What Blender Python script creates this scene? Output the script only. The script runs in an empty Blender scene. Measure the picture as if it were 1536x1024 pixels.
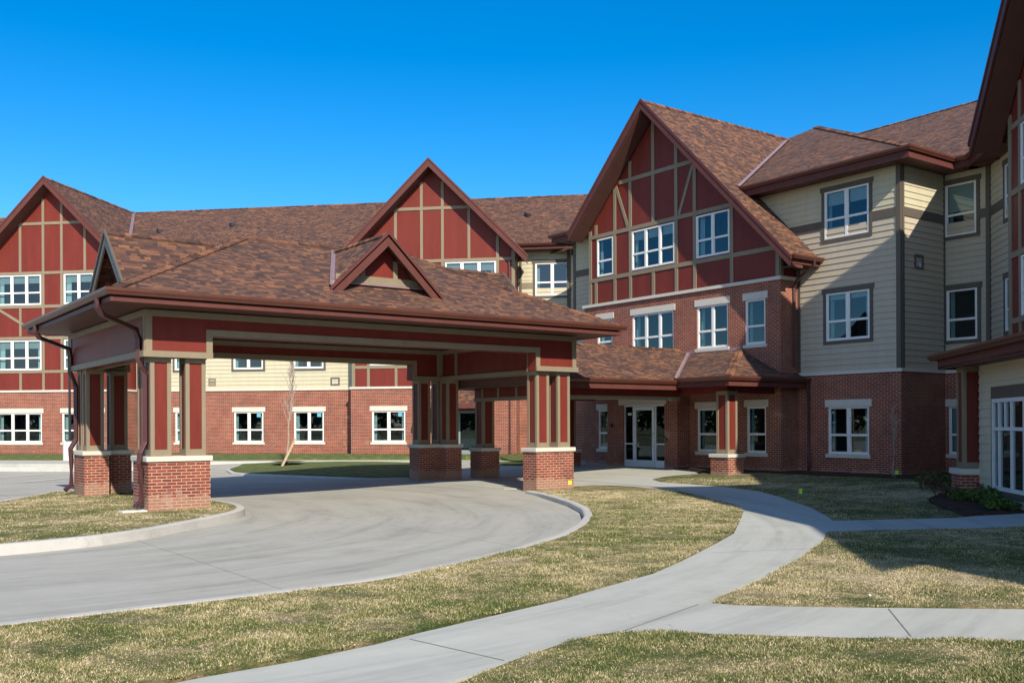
import bpy, bmesh, math, random
import numpy as np
from mathutils import Vector
from mathutils.geometry import delaunay_2d_cdt
R = math.radians
rng = random.Random(7)
C = bpy.context.scene.collection
SC = bpy.context.scene

# ------------------------------------------------------------------ camera, sky, sun
cam_d = bpy.data.cameras.new('camera'); cam = bpy.data.objects.new('camera', cam_d); C.objects.link(cam)
YAW = 36.17
cam.location = (0, 0, 1.8)
from mathutils import Matrix
cam.matrix_world = (Matrix.Translation((0, 0, 1.8)) @ Matrix.Rotation(R(-YAW), 4, 'Z') @ Matrix.Rotation(R(90), 4, 'X') @ Matrix.Rotation(R(-0.238), 4, 'Z'))
cam_d.lens = 1460.6 / 1536 * 36; cam_d.sensor_width = 36
cam_d.shift_y = 123.47 / 1536
cam_d.clip_end = 2000; cam_d.clip_start = 0.1
SC.camera = cam

SUN = Vector((-.252, -.787, .562)).normalized()
w = bpy.data.worlds.new('World'); SC.world = w; w.use_nodes = True
nt = w.node_tree; nt.nodes.clear()
sky = nt.nodes.new('ShaderNodeTexSky'); sky.sky_type = 'NISHITA'; sky.sun_disc = False
sky.sun_elevation = math.asin(SUN.z); sky.sun_rotation = math.atan2(SUN.x, SUN.y) % (2 * math.pi)
sky.altitude = 300; sky.air_density = 1.0; sky.dust_density = 0.2; sky.ozone_density = 4.0
hs = nt.nodes.new('ShaderNodeHueSaturation'); hs.inputs['Saturation'].default_value = 1.42; hs.inputs['Hue'].default_value = 0.500; hs.inputs['Value'].default_value = .82
bg = nt.nodes.new('ShaderNodeBackground'); bg.inputs['Strength'].default_value = 0.15
wo = nt.nodes.new('ShaderNodeOutputWorld')
# sky regraded: deepest blue away from sun, sunward side paler and lifted for fill
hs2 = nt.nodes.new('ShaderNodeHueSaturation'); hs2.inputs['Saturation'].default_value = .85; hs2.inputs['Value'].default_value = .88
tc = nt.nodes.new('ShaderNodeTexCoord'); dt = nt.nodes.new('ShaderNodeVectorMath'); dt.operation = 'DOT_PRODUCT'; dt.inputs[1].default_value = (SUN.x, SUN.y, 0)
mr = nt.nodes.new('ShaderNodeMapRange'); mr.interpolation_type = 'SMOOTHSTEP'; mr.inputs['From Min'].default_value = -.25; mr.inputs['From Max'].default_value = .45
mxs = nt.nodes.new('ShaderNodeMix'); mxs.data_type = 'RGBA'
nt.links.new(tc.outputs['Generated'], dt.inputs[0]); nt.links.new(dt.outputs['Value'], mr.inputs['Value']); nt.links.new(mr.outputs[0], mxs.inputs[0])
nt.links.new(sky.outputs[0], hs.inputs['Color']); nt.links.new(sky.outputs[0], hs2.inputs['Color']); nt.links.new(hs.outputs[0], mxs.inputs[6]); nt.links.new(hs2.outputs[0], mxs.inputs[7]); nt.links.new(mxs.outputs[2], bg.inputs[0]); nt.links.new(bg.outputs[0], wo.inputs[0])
sd = bpy.data.lights.new('sun', 'SUN'); sd.energy = 4.3; sd.angle = R(0.5); sd.color = (1.0, .89, .74)
so = bpy.data.objects.new('sun', sd); C.objects.link(so); so.rotation_euler = SUN.to_track_quat('Z', 'Y').to_euler()
SC.view_settings.view_transform = 'Standard'; SC.view_settings.look = 'None'; SC.view_settings.exposure = 0.52; SC.view_settings.gamma = 1

# ------------------------------------------------------------------ materials
class NT:
    def __init__(s, name):
        s.m = bpy.data.materials.new(name); s.m.use_nodes = True; s.t = s.m.node_tree
        s.b = s.t.nodes['Principled BSDF']
    def n(s, typ, **kw):
        x = s.t.nodes.new(typ)
        for k, v in kw.items():
            if k in x.inputs: x.inputs[k].default_value = v
            else: setattr(x, k, v)
        return x
    def l(s, a, b): s.t.links.new(a, b)
    def math(s, op, a, b=None, c=None):
        x = s.n('ShaderNodeMath'); x.operation = op
        for i, v in enumerate((a, b, c)):
            if v is None: continue
            if isinstance(v, (int, float)): x.inputs[i].default_value = v
            else: s.l(v, x.inputs[i])
        return x.outputs[0]
    def noise(s, vec, scale, detail=3, rough=.55):
        x = s.n('ShaderNodeTexNoise'); x.inputs['Scale'].default_value = scale; x.inputs['Detail'].default_value = detail; x.inputs['Roughness'].default_value = rough
        if vec is not None: s.l(vec, x.inputs['Vector'])
        return x.outputs['Fac']
    def ramp(s, fac, stops, interp='LINEAR'):
        x = s.n('ShaderNodeValToRGB'); e = x.color_ramp.elements; x.color_ramp.interpolation = interp
        while len(e) < len(stops): e.new(.5)
        for el, (p, c) in zip(e, stops): el.position = p; el.color = (*c, 1)
        s.l(fac, x.inputs[0]); return x.outputs[0]
    def mix(s, fac, a, b, mode='MIX'):
        x = s.n('ShaderNodeMix'); x.data_type = 'RGBA'; x.blend_type = mode
        for sock, v in ((x.inputs[0], fac), (x.inputs[6], a), (x.inputs[7], b)):
            if isinstance(v, (int, float)): sock.default_value = v
            elif isinstance(v, tuple): sock.default_value = (*v, 1)
            else: s.l(v, sock)
        return x.outputs[2]
    def bump(s, hgt, strength=.3, dist=.01):
        x = s.n('ShaderNodeBump'); x.inputs['Strength'].default_value = strength; x.inputs['Distance'].default_value = dist
        s.l(hgt, x.inputs['Height']); s.l(x.outputs[0], s.b.inputs['Normal'])
    def out(s, col, rough=.7):
        if isinstance(col, tuple): s.b.inputs['Base Color'].default_value = (*col, 1)
        else: s.l(col, s.b.inputs['Base Color'])
        s.b.inputs['Roughness'].default_value = rough
        return s.m
    def uv(s): return s.n('ShaderNodeUVMap').outputs[0]
    def pos(s): return s.n('ShaderNodeNewGeometry').outputs['Position']

M = {}
WEATHERED = ('red_panel', 'taupe_trim', 'dark_trim', 'siding_cream', 'siding_tan', 'brown_fascia')
def plain(name, col, rough=.6, var=.12, nscale=2.0, metal=0, bumpy=0.0):
    t = NT(name); p = t.pos()
    if name in WEATHERED:      # rain streaks and fading run down the boards
        mp = t.n('ShaderNodeMapping'); mp.inputs['Scale'].default_value = (2.2, 2.2, .32); t.l(p, mp.inputs['Vector']); p = mp.outputs[0]
    p = p; f = t.noise(p, nscale, 5, .65)
    f2 = t.noise(p, nscale * 9, 3, .6)
    f = t.math('ADD', t.math('MULTIPLY', f, .65), t.math('MULTIPLY', f2, .35))
    a = tuple(c * (1 - var * 1.6) for c in col); b = tuple(min(1, c * (1 + var * 1.6)) for c in col)
    c = t.ramp(f, [(.3, a), (.7, b)])
    t.b.inputs['Metallic'].default_value = metal
    t.b.inputs['Specular IOR Level'].default_value = .5 if rough < .45 else .22
    if bumpy: t.bump(t.noise(p, 60, 3), bumpy, .005)
    M[name] = t.out(c, rough); return M[name]

def mk_brick():
    t = NT('red_brick'); uv = t.uv(); p = t.pos()
    b = t.n('ShaderNodeTexBrick'); t.l(uv, b.inputs['Vector'])
    b.offset = .5; b.squash = 1
    b.inputs['Scale'].default_value = 1; b.inputs['Brick Width'].default_value = .2032; b.inputs['Row Height'].default_value = .0677
    b.inputs['Mortar Size'].default_value = .0085; b.inputs['Mortar Smooth'].default_value = .2; b.inputs['Bias'].default_value = 0
    b.inputs['Color1'].default_value = (.27, .060, .036, 1); b.inputs['Color2'].default_value = (.155, .036, .027, 1)
    n = t.noise(p, 1.1, 4, .6)
    mort = t.ramp(t.noise(p, 2.5, 3), [(.3, (.40, .26, .18)), (.7, (.56, .40, .29))]); t.l(mort, b.inputs['Mortar'])
    c = t.mix(.55, b.outputs['Color'], t.ramp(n, [(.25, (.62, .60, .62)), (.75, (1.25, 1.12, 1.05))]), 'MULTIPLY')
    # pale efflorescence near the foot of some walls
    e = t.math('MULTIPLY', t.math('GREATER_THAN', t.noise(p, .9, 4, .7), .66), .18)
    c = t.mix(e, c, (.6, .52, .46))
    sz_ = t.n('ShaderNodeSeparateXYZ'); t.l(p, sz_.inputs[0])
    low = t.math('MULTIPLY', t.math('LESS_THAN', t.math('ADD', sz_.outputs[2], t.math('MULTIPLY', t.noise(p, 3.5, 4, .7), -.5)), .05), .42)
    c = t.mix(low, c, (.42, .30, .21))
    inv = t.math('SUBTRACT', 1, b.outputs['Fac'])
    t.bump(inv, .5, .008)
    M['red_brick'] = t.out(c, .85)
mk_brick()

def mk_shingle():
    t = NT('asphalt_shingle'); uv = t.uv(); p = t.pos()
    s = t.n('ShaderNodeSeparateXYZ'); t.l(uv, s.inputs[0])
    H_ = .105
    v = t.math('DIVIDE', s.outputs[1], H_); row = t.math('FLOOR', v); fr = t.math('FRACT', v)
    rw = t.n('ShaderNodeTexWhiteNoise'); rw.noise_dimensions = '1D'; t.l(row, rw.inputs['W'])
    u = t.math('ADD', t.math('DIVIDE', s.outputs[0], .155), t.math('MULTIPLY', rw.outputs[0], 7))
    # tabs of uneven width
    u = t.math('ADD', u, t.math('MULTIPLY', t.math('SINE', t.math('MULTIPLY', u, 2.3)), .32))
    cell = t.math('FLOOR', u)
    cv = t.n('ShaderNodeCombineXYZ'); t.l(cell, cv.inputs[0]); t.l(row, cv.inputs[1])
    wn = t.n('ShaderNodeTexWhiteNoise'); wn.noise_dimensions = '2D'; t.l(cv.outputs[0], wn.inputs['Vector'])
    big = t.noise(p, .9, 3, .6)
    f = t.math('ADD', t.math('MULTIPLY', wn.outputs[0], .56), t.math('ADD', t.math('MULTIPLY', big, .34), .06))
    c = t.ramp(f, [(.10, (.028, .018, .018)), (.32, (.064, .034, .027)), (.52, (.108, .052, .034)), (.70, (.17, .078, .043)), (.92, (.31, .135, .058))])
    g = t.noise(p, 90, 2, .7)
    c = t.mix(.35, c, t.ramp(g, [(.3, (.6, .6, .6)), (.7, (1.3, 1.25, 1.2))]), 'MULTIPLY')
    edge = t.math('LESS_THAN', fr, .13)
    c = t.mix(t.math('MULTIPLY', edge, .72), c, (.02, .014, .012))  # shadow at each shingle course edge, painted into the colour
    fu = t.math('FRACT', u); ve = t.math('LESS_THAN', fu, .05)
    thick = t.math('GREATER_THAN', wn.outputs[0], .5)
    hh = t.math('ADD', t.math('MULTIPLY', t.math('SUBTRACT', 1, fr), .8), t.math('MULTIPLY', thick, .5))
    t.bump(hh, .55, .012)
    M['asphalt_shingle'] = t.out(c, .93)
mk_shingle()

def mk_cap():
    t = NT('cap_shingle'); p = t.pos()
    v = t.n('ShaderNodeTexVoronoi'); v.inputs['Scale'].default_value = 3.2; t.l(p, v.inputs['Vector'])
    s = t.n('ShaderNodeSeparateColor'); t.l(v.outputs['Color'], s.inputs[0])
    c = t.ramp(s.outputs[0], [(.0, (.05, .028, .022)), (.4, (.12, .056, .036)), (.75, (.20, .09, .05)), (1, (.26, .12, .06))])
    t.bump(t.noise(p, 90, 3), .5, .01)
    M['cap_shingle'] = t.out(c, .93)
mk_cap()

def mk_concrete(name, base, joint=None, streak=False, dark=.2):
    t = NT(name); p = t.pos(); uv = t.uv()
    a = t.noise(p, .35, 5, .65); b = t.noise(p, 4, 5, .7); g = t.noise(p, 70, 2, .6)
    f = t.math('ADD', t.math('ADD', t.math('MULTIPLY', a, .5), t.math('MULTIPLY', b, .3)), t.math('MULTIPLY', g, .2))
    c = t.ramp(f, [(.30, tuple(x * (1 - dark) for x in base)), (.5, base), (.7, tuple(x * 1.12 for x in base))])
    if streak:
        # faint tyre sweeps follow the bend of the drive
        s3 = t.n('ShaderNodeSeparateXYZ'); t.l(p, s3.inputs[0]); ux = t.math('SUBTRACT', s3.outputs[0], 3.0); uy = t.math('SUBTRACT', s3.outputs[1], 22.0)
        rr_ = t.math('SQRT', t.math('ADD', t.math('MULTIPLY', ux, ux), t.math('MULTIPLY', uy, uy))); aa_ = t.math('ARCTAN2', uy, ux)
        cv = t.n('ShaderNodeCombineXYZ'); t.l(t.math('MULTIPLY', rr_, 2.0), cv.inputs[0]); t.l(t.math('MULTIPLY', aa_, 2.2), cv.inputs[1])
        sN = t.noise(cv.outputs[0], .9, 6, .72)
        c = t.mix(.75, c, t.ramp(sN, [(.28, (.58, .575, .57)), (.5, (.98, .98, .98)), (.72, (1.16, 1.14, 1.10))]), 'MULTIPLY')
        d = t.noise(p, .23, 6, .75)
        c = t.mix(t.math('MULTIPLY', t.math('MAXIMUM', t.math('SUBTRACT', d, .56), 0), 2.2), c, (.24, .19, .135))
    cr = t.n('ShaderNodeTexVoronoi'); cr.feature = 'DISTANCE_TO_EDGE'; cr.inputs['Scale'].default_value = .16; 
    wv = t.n('ShaderNodeVectorMath'); wv.operation = 'ADD'; nz = t.n('ShaderNodeTexNoise'); nz.inputs['Scale'].default_value = 1.5; t.l(p, nz.inputs['Vector']); t.l(p, wv.inputs[0]); t.l(nz.outputs['Color'], wv.inputs[1]); t.l(wv.outputs[0], cr.inputs['Vector'])
    c = t.mix(t.math('MULTIPLY', t.math('LESS_THAN', cr.outputs[0], .0008), .22), c, (.08, .075, .07))
    if joint:
        s = t.n('ShaderNodeSeparateXYZ'); t.l(uv, s.inputs[0])
        for i, J in enumerate(joint):
            fr = t.math('FRACT', t.math('DIVIDE', s.outputs[i], J)); k = t.math('LESS_THAN', fr, .018 / J)
            c = t.mix(t.math('MULTIPLY', k, .5), c, (.07, .065, .06))
    t.bump(t.noise(p, 120, 3, .7), .25, .004)
    M[name] = t.out(c, .88)
mk_concrete('road_concrete', (.385, .385, .345), (4.6, 4.6), True, .18)
mk_concrete('path_concrete', (.44, .455, .415), None, True, .14)
mk_concrete('kerb_concrete', (.50, .49, .46), None, False, .35)
mk_concrete('limestone', (.60, .57, .50), None, False, .12)
mk_concrete('precast_concrete', (.66, .66, .64), None, False, .18)

def turf_color(t, p, extra=None):
    big = t.noise(p, .22, 4, .6); mid = t.noise(p, 1.6, 5, .75); fine = t.noise(p, 11, 4, .7)
    f = t.math('ADD', t.math('ADD', t.math('MULTIPLY', big, .40), t.math('MULTIPLY', mid, .42)), t.math('MULTIPLY', fine, .18))
    if extra is not None: f = t.math('ADD', f, extra)
    return t.ramp(f, [(.375, (.060, .098, .020)), (.455, (.125, .145, .042)), (.51, (.29, .25, .125)), (.595, (.54, .46, .30))])
def mk_turf():
    t = NT('turf_soil'); p = t.pos()
    c = turf_color(t, p)
    sp = t.noise(p, 42, 4, .8)
    c = t.mix(.85, c, t.ramp(sp, [(.35, (.35, .33, .28)), (.52, (.85, .82, .8)), (.68, (1.5, 1.45, 1.35))]), 'MULTIPLY')
    t.bump(t.noise(p, 45, 5, .8), .9, .03)
    M['turf_soil'] = t.out(c, .95)
    t = NT('grass_blade'); p = t.pos()
    at = t.n('ShaderNodeAttribute'); at.attribute_name = 'rnd'
    k = t.math('MULTIPLY', t.math('SUBTRACT', at.outputs['Fac'], .5), .34)
    c = turf_color(t, p, k)
    c = t.mix(1.0, c, (1.12, 1.12, 1.12), 'MULTIPLY')
    t.b.inputs['Specular IOR Level'].default_value = .2
    M['grass_blade'] = t.out(c, .8)
    t = NT('green_turf'); p = t.pos()
    c = t.ramp(t.noise(p, 3, 5, .7), [(.35, (.055, .085, .018)), (.55, (.10, .135, .030)), (.75, (.22, .21, .09))])
    t.bump(t.noise(p, 45, 5, .8), .9, .03)
    M['green_turf'] = t.out(c, .95)
mk_turf()

def mk_glass(name, tint, gl, k=.0):
    t = NT(name); t.t.nodes.remove(t.b)
    o = [x for x in t.t.nodes if x.type == 'OUTPUT_MATERIAL'][0]
    tr = t.n('ShaderNodeBsdfTransparent'); tr.inputs[0].default_value = (*tint, 1)
    g = t.n('ShaderNodeBsdfGlossy'); g.inputs['Roughness'].default_value = .012; g.inputs['Color'].default_value = (.62, .74, .82, 1)
    p = t.pos(); nn = t.noise(p, 1.3, 2, .4); bp = t.n('ShaderNodeBump'); bp.inputs['Strength'].default_value = .03; bp.inputs['Distance'].default_value = .02
    t.l(nn, bp.inputs['Height']); t.l(bp.outputs[0], g.inputs['Normal'])
    ge = t.n('ShaderNodeNewGeometry'); dp = t.n('ShaderNodeVectorMath'); dp.operation = 'DOT_PRODUCT'; t.l(ge.outputs['Normal'], dp.inputs[0]); t.l(ge.outputs['Incoming'], dp.inputs[1])
    f = t.math('POWER', t.math('SUBTRACT', 1, t.math('ABSOLUTE', dp.outputs['Value'])), 4.5); f = t.math('ADD', t.math('MULTIPLY', f, .9), gl); f = t.math('MINIMUM', f, .9)
    mx = t.n('ShaderNodeMixShader'); t.l(f, mx.inputs[0]); t.l(tr.outputs[0], mx.inputs[1]); t.l(g.outputs[0], mx.inputs[2]); t.l(mx.outputs[0], o.inputs[0])
    M[name] = t.m
mk_glass('window_glass', (.62, .76, .78), .11)
mk_glass('door_glass', (.5, .62, .56), .08)

plain('siding_cream', (.52, .485, .35), .62, .05)
plain('siding_tan', (.47, .415, .325), .62, .05)
plain('siding_gold', (.60, .53, .38), .62, .05)
plain('red_panel', (.165, .029, .021), .5, .13, 1.2)
plain('taupe_trim', (.245, .205, .142), .55, .07)
plain('dark_trim', (.115, .10, .082), .5, .07)
plain('brown_fascia', (.115, .040, .034), .55, .10)
plain('brown_gutter', (.105, .036, .024), .42, .12)
plain('downspout_metal', (.070, .026, .026), .36, .12)
plain('brown_soffit', (.115, .055, .045), .55, .08)
plain('copper_flashing', (.34, .24, .25), .35, .12, 3, .3)
plain('white_vinyl', (.78, .78, .76), .38, .03)
plain('aluminium', (.68, .69, .69), .4, .05, 2, .15)
plain('grey_door_paint', (.22, .26, .28), .45, .05)
plain('joint_grey', (.22, .21, .19), .9, .2, 6)
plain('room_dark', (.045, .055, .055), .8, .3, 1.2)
plain('curtain', (.45, .55, .54), .8, .12, 5)
plain('blind', (.55, .60, .58), .6, .05)
plain('black_metal', (.02, .02, .021), .4, .1)
plain('bark', (.36, .30, .25), .85, .3, 12, 0, .6)
plain('raw_lumber', (.52, .40, .26), .75, .15, 14)
plain('mulch', (.06, .034, .022), .95, .7, 9, 0, 1.0)
plain('leaf_green', (.065, .12, .02), .6, .4, 6)
plain('dry_stem', (.13, .075, .05), .85, .35, 9)
plain('flag_lime', (.42, .75, .04), .5, .05)
plain('flag_yellow', (.80, .75, .03), .5, .05)
plain('paper_white', (.8, .8, .78), .7, .05)
plain('paint_white', (.72, .72, .70), .75, .12, 6)
plain('steel_wire', (.4, .4, .4), .4, .05)
plain('sticker_blue', (.12, .42, .62), .6, .08, 9)
plain('teal_reflect', (.05, .09, .085), .4, .3)

# ------------------------------------------------------------------ mesh helper
def V3(p): return tuple(float(a) for a in p)
class MB:
    def __init__(s): s.v = []; s.f = []
    def face(s, pts):
        b = len(s.v); s.v += [V3(p) for p in pts]; s.f.append(tuple(range(b, b + len(pts))))
    def hexa(s, c):            # 8 corners: bottom 4, top 4
        b = len(s.v); s.v += [V3(p) for p in c]
        for q in ((0, 3, 2, 1), (4, 5, 6, 7), (0, 1, 5, 4), (1, 2, 6, 5), (2, 3, 7, 6), (3, 0, 4, 7)): s.f.append(tuple(b + i for i in q))
    def box(s, F, s0, s1, d0, d1, z0, z1):
        s.hexa([F(s0, d0, z0), F(s1, d0, z0), F(s1, d1, z0), F(s0, d1, z0), F(s0, d0, z1), F(s1, d0, z1), F(s1, d1, z1), F(s0, d1, z1)])
    def slab(s, poly, t):      # planar polygon with vertical thickness
        n = len(poly); b = len(s.v); s.v += [V3(p) for p in poly] + [(p[0], p[1], p[2] - t) for p in poly]
        s.f.append(tuple(range(b, b + n))); s.f.append(tuple(b + n + i for i in reversed(range(n))))
        for i in range(n): j = (i + 1) % n; s.f.append((b + i, b + n + i, b + n + j, b + j))
    def prism(s, poly2, z0, z1): s.slab([(x, y, z1) for x, y in poly2], z1 - z0)
    def sweep(s, path, prof, closed=False):
        """profile [(out,z)] swept along plan path [(x,y)], out = right-hand side of travel, mitred corners"""
        n = len(path); P = [Vector(p[:2]) for p in path]; rings = []
        for i in range(n):
            ds = []
            if closed or i > 0: ds.append((P[i] - P[i - 1]).normalized())
            if closed or i < n - 1: ds.append((P[(i + 1) % n] - P[i]).normalized())
            ns = [Vector((d.y, -d.x)) for d in ds]
            if len(ns) == 2: m = (ns[0] + ns[1]) / max(.25, 1 + ns[0].dot(ns[1]))
            else: m = ns[0]
            z = path[i][2] if len(path[i]) > 2 else 0
            b = len(s.v); s.v += [(P[i].x + m.x * o, P[i].y + m.y * o, zz + z) for o, zz in prof]; rings.append(b)
        k = len(prof)
        for i in range(n if closed else n - 1):
            a, b = rings[i], rings[(i + 1) % n]
            for q in range(k): r = (q + 1) % k; s.f.append((a + q, a + r, b + r, b + q))
        if not closed:
            s.f.append(tuple(rings[0] + q for q in reversed(range(k)))); s.f.append(tuple(rings[-1] + q for q in range(k)))
    def tube(s, pts, r, seg=8, r1=None, sq=False):
        pts = [Vector(p) for p in pts]; rings = []; n = len(pts)
        for i, p in enumerate(pts):
            d = ((pts[min(i + 1, n - 1)] - p).normalized() + (p - pts[max(i - 1, 0)]).normalized())
            d = d.normalized() if d.length > 1e-6 else Vector((0, 0, 1))
            up = Vector((0, 0, 1)) if abs(d.z) < .95 else Vector((.6, .8, 0))
            a = d.cross(up).normalized(); b_ = a.cross(d).normalized()
            rr = r if r1 is None else r + (r1 - r) * i / (n - 1)
            b = len(s.v); rings.append(b)
            for k in range(seg):
                th = 2 * math.pi * (k + (.5 if sq else 0)) / seg
                s.v.append(V3(p + a * math.cos(th) * rr * (1.2 if sq else 1) + b_ * math.sin(th) * rr * (1.2 if sq else 1)))
        for i in range(n - 1):
            a, b = rings[i], rings[i + 1]
            for k in range(seg): q = (k + 1) % seg; s.f.append((a + k, a + q, b + q, b + k))
        s.f.append(tuple(rings[0] + k for k in reversed(range(seg)))); s.f.append(tuple(rings[-1] + k for k in range(seg)))
    def build(s, name, mat, parent=None, uv=True, bevel=0, smooth=False):
        me = bpy.data.meshes.new(name); me.from_pydata(s.v, [], s.f); me.validate()
        bm = bmesh.new(); bm.from_mesh(me); bmesh.ops.recalc_face_normals(bm, faces=bm.faces)
        if uv:
            L = bm.loops.layers.uv.new('UVMap')
            for f in bm.faces:
                nn = f.normal
                if abs(nn.z) > .995:
                    for l in f.loops: l[L].uv = (l.vert.co.x, l.vert.co.y)
                else:
                    if nn.z < 0 and nn.z < -.2: nn = -nn
                    t = Vector((0, 0, 1)).cross(nn).normalized(); b = nn.cross(t)
                    for l in f.loops: l[L].uv = (l.vert.co.dot(t), l.vert.co.dot(b))
        bm.to_mesh(me); bm.free()
        if smooth:
            for p in me.polygons: p.use_smooth = True
        me.materials.append(M[mat] if isinstance(mat, str) else mat)
        o = bpy.data.objects.new(name, me); C.objects.link(o)
        if parent is not None: o.parent = parent
        if bevel:
            m = o.modifiers.new('b', 'BEVEL'); m.width = bevel; m.segments = 2; m.limit_method = 'ANGLE'
        return o
    def build_split(s, name, mat, parent=None, gap=.3):
        """one object per separate piece: faces whose bounding boxes come within gap belong together"""
        V = np.array(s.v); n = len(s.f); lo = np.array([V[list(f)].min(0) for f in s.f]); hi = np.array([V[list(f)].max(0) for f in s.f])
        lab = -np.ones(n, int); cur = 0
        for i in range(n):
            if lab[i] >= 0: continue
            st = [i]; lab[i] = cur
            while st:
                k = st.pop(); ok = (lab < 0) & np.all(lo <= hi[k] + gap, 1) & np.all(hi >= lo[k] - gap, 1)
                idx = np.nonzero(ok)[0]; lab[idx] = cur; st += idx.tolist()
            cur += 1
        for c_ in range(cur):
            m = MB()
            for f, l in zip(s.f, lab):
                if l == c_: m.face([s.v[q] for q in f])
            m.build(name, mat, parent)
def tag(o, label=None, cat=None, group=None, kind=None):
    for k, v in (('label', label), ('category', cat), ('group', group), ('kind', kind)):
        if v: o[k] = v
    return o
def thing(name, label, cat, group=None, loc=(0, 0, 0)):
    o = bpy.data.objects.new(name, None); C.objects.link(o); o.location = loc; o.empty_display_size = .3
    return tag(o, label, cat, group)

# ------------------------------------------------------------------ wall frames  F(s, d, z): s along, d outwards
def FA(x0): return lambda s, d, z: (x0 - d, s, z)
def FB(y0): return lambda s, d, z: (s, y0 - d, z)
q2 = 2 ** -.5
ZC = .15
def FC(o): return lambda s, d, z: ((o - d) * q2 - s * q2, (o - d) * q2 + s * q2, z + ZC)
DC = (28.93, 15.15)
def FD(d0): return lambda s, d, z: (DC[0] - s * q2 - (d + d0) * q2, DC[1] - s * q2 + (d + d0) * q2, z)
def FX(x, y, z): return (x, y, z)

def wall(mb, F, s0, s1, z0, top, ops=(), d=0, reveal=.1, brk=()):
    tf = top if callable(top) else (lambda s: top)
    br = sorted({s0, s1, *[b for b in brk if s0 < b < s1], *[o[0] for o in ops], *[o[1] for o in ops]})
    br = [b for b in br if s0 <= b <= s1]
    for a, b in zip(br, br[1:]):
        m = (a + b) / 2; zz = z0
        for o in sorted([o for o in ops if o[0] < m < o[1]], key=lambda o: o[2]):
            if o[2] > zz: mb.face([F(a, d, zz), F(b, d, zz), F(b, d, o[2]), F(a, d, o[2])])
            zz = max(zz, o[3])
        ta, tb = tf(a), tf(b)
        if ta > zz + .01 or tb > zz + .01: mb.face([F(a, d, zz), F(b, d, zz), F(b, d, max(tb, zz)), F(a, d, max(ta, zz))])
    for o in ops:
        a, b, c, e = o[:4]
        for p, q in (((a, c), (b, c)), ((b, c), (b, e)), ((b, e), (a, e)), ((a, e), (a, c))):
            mb.face([F(p[0], d, p[1]), F(q[0], d, q[1]), F(q[0], d - reveal, q[1]), F(p[0], d - reveal, p[1])])

def siding(mb, F, s0, s1, z0, z1, ops=(), d=0, e=.19, zref=3.42):
    k0 = math.floor((z0 - zref) / e); k1 = math.ceil((z1 - zref) / e)
    lv = {z0, z1}
    for k in range(k0, k1 + 1): lv.add(zref + k * e)
    for o in ops: lv.add(o[2]); lv.add(o[3])
    lv = sorted(z for z in lv if z0 - 1e-6 <= z <= z1 + 1e-6)
    pr = lambda z, k: .022 * (1 - (z - (zref + k * e)) / e)
    for a, b in zip(lv, lv[1:]):
        if b - a < 1e-4: continue
        k = math.floor(((a + b) / 2 - zref) / e)
        da, db = d + pr(a, k), d + pr(b, k)
        iv = [(s0, s1)]
        for o in ops:
            if o[2] < (a + b) / 2 < o[3]:
                iv = [x for (p, q) in iv for x in ((p, min(q, o[0])), (max(p, o[1]), q)) if x[1] > x[0]]
        onk = abs(a - (zref + k * e)) < 1e-4
        for p, q in iv:
            mb.face([F(p, da, a), F(q, da, a), F(q, db, b), F(p, db, b)])
            if onk: mb.face([F(p, d, a), F(q, d, a), F(q, da, a), F(p, da, a)])

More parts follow.
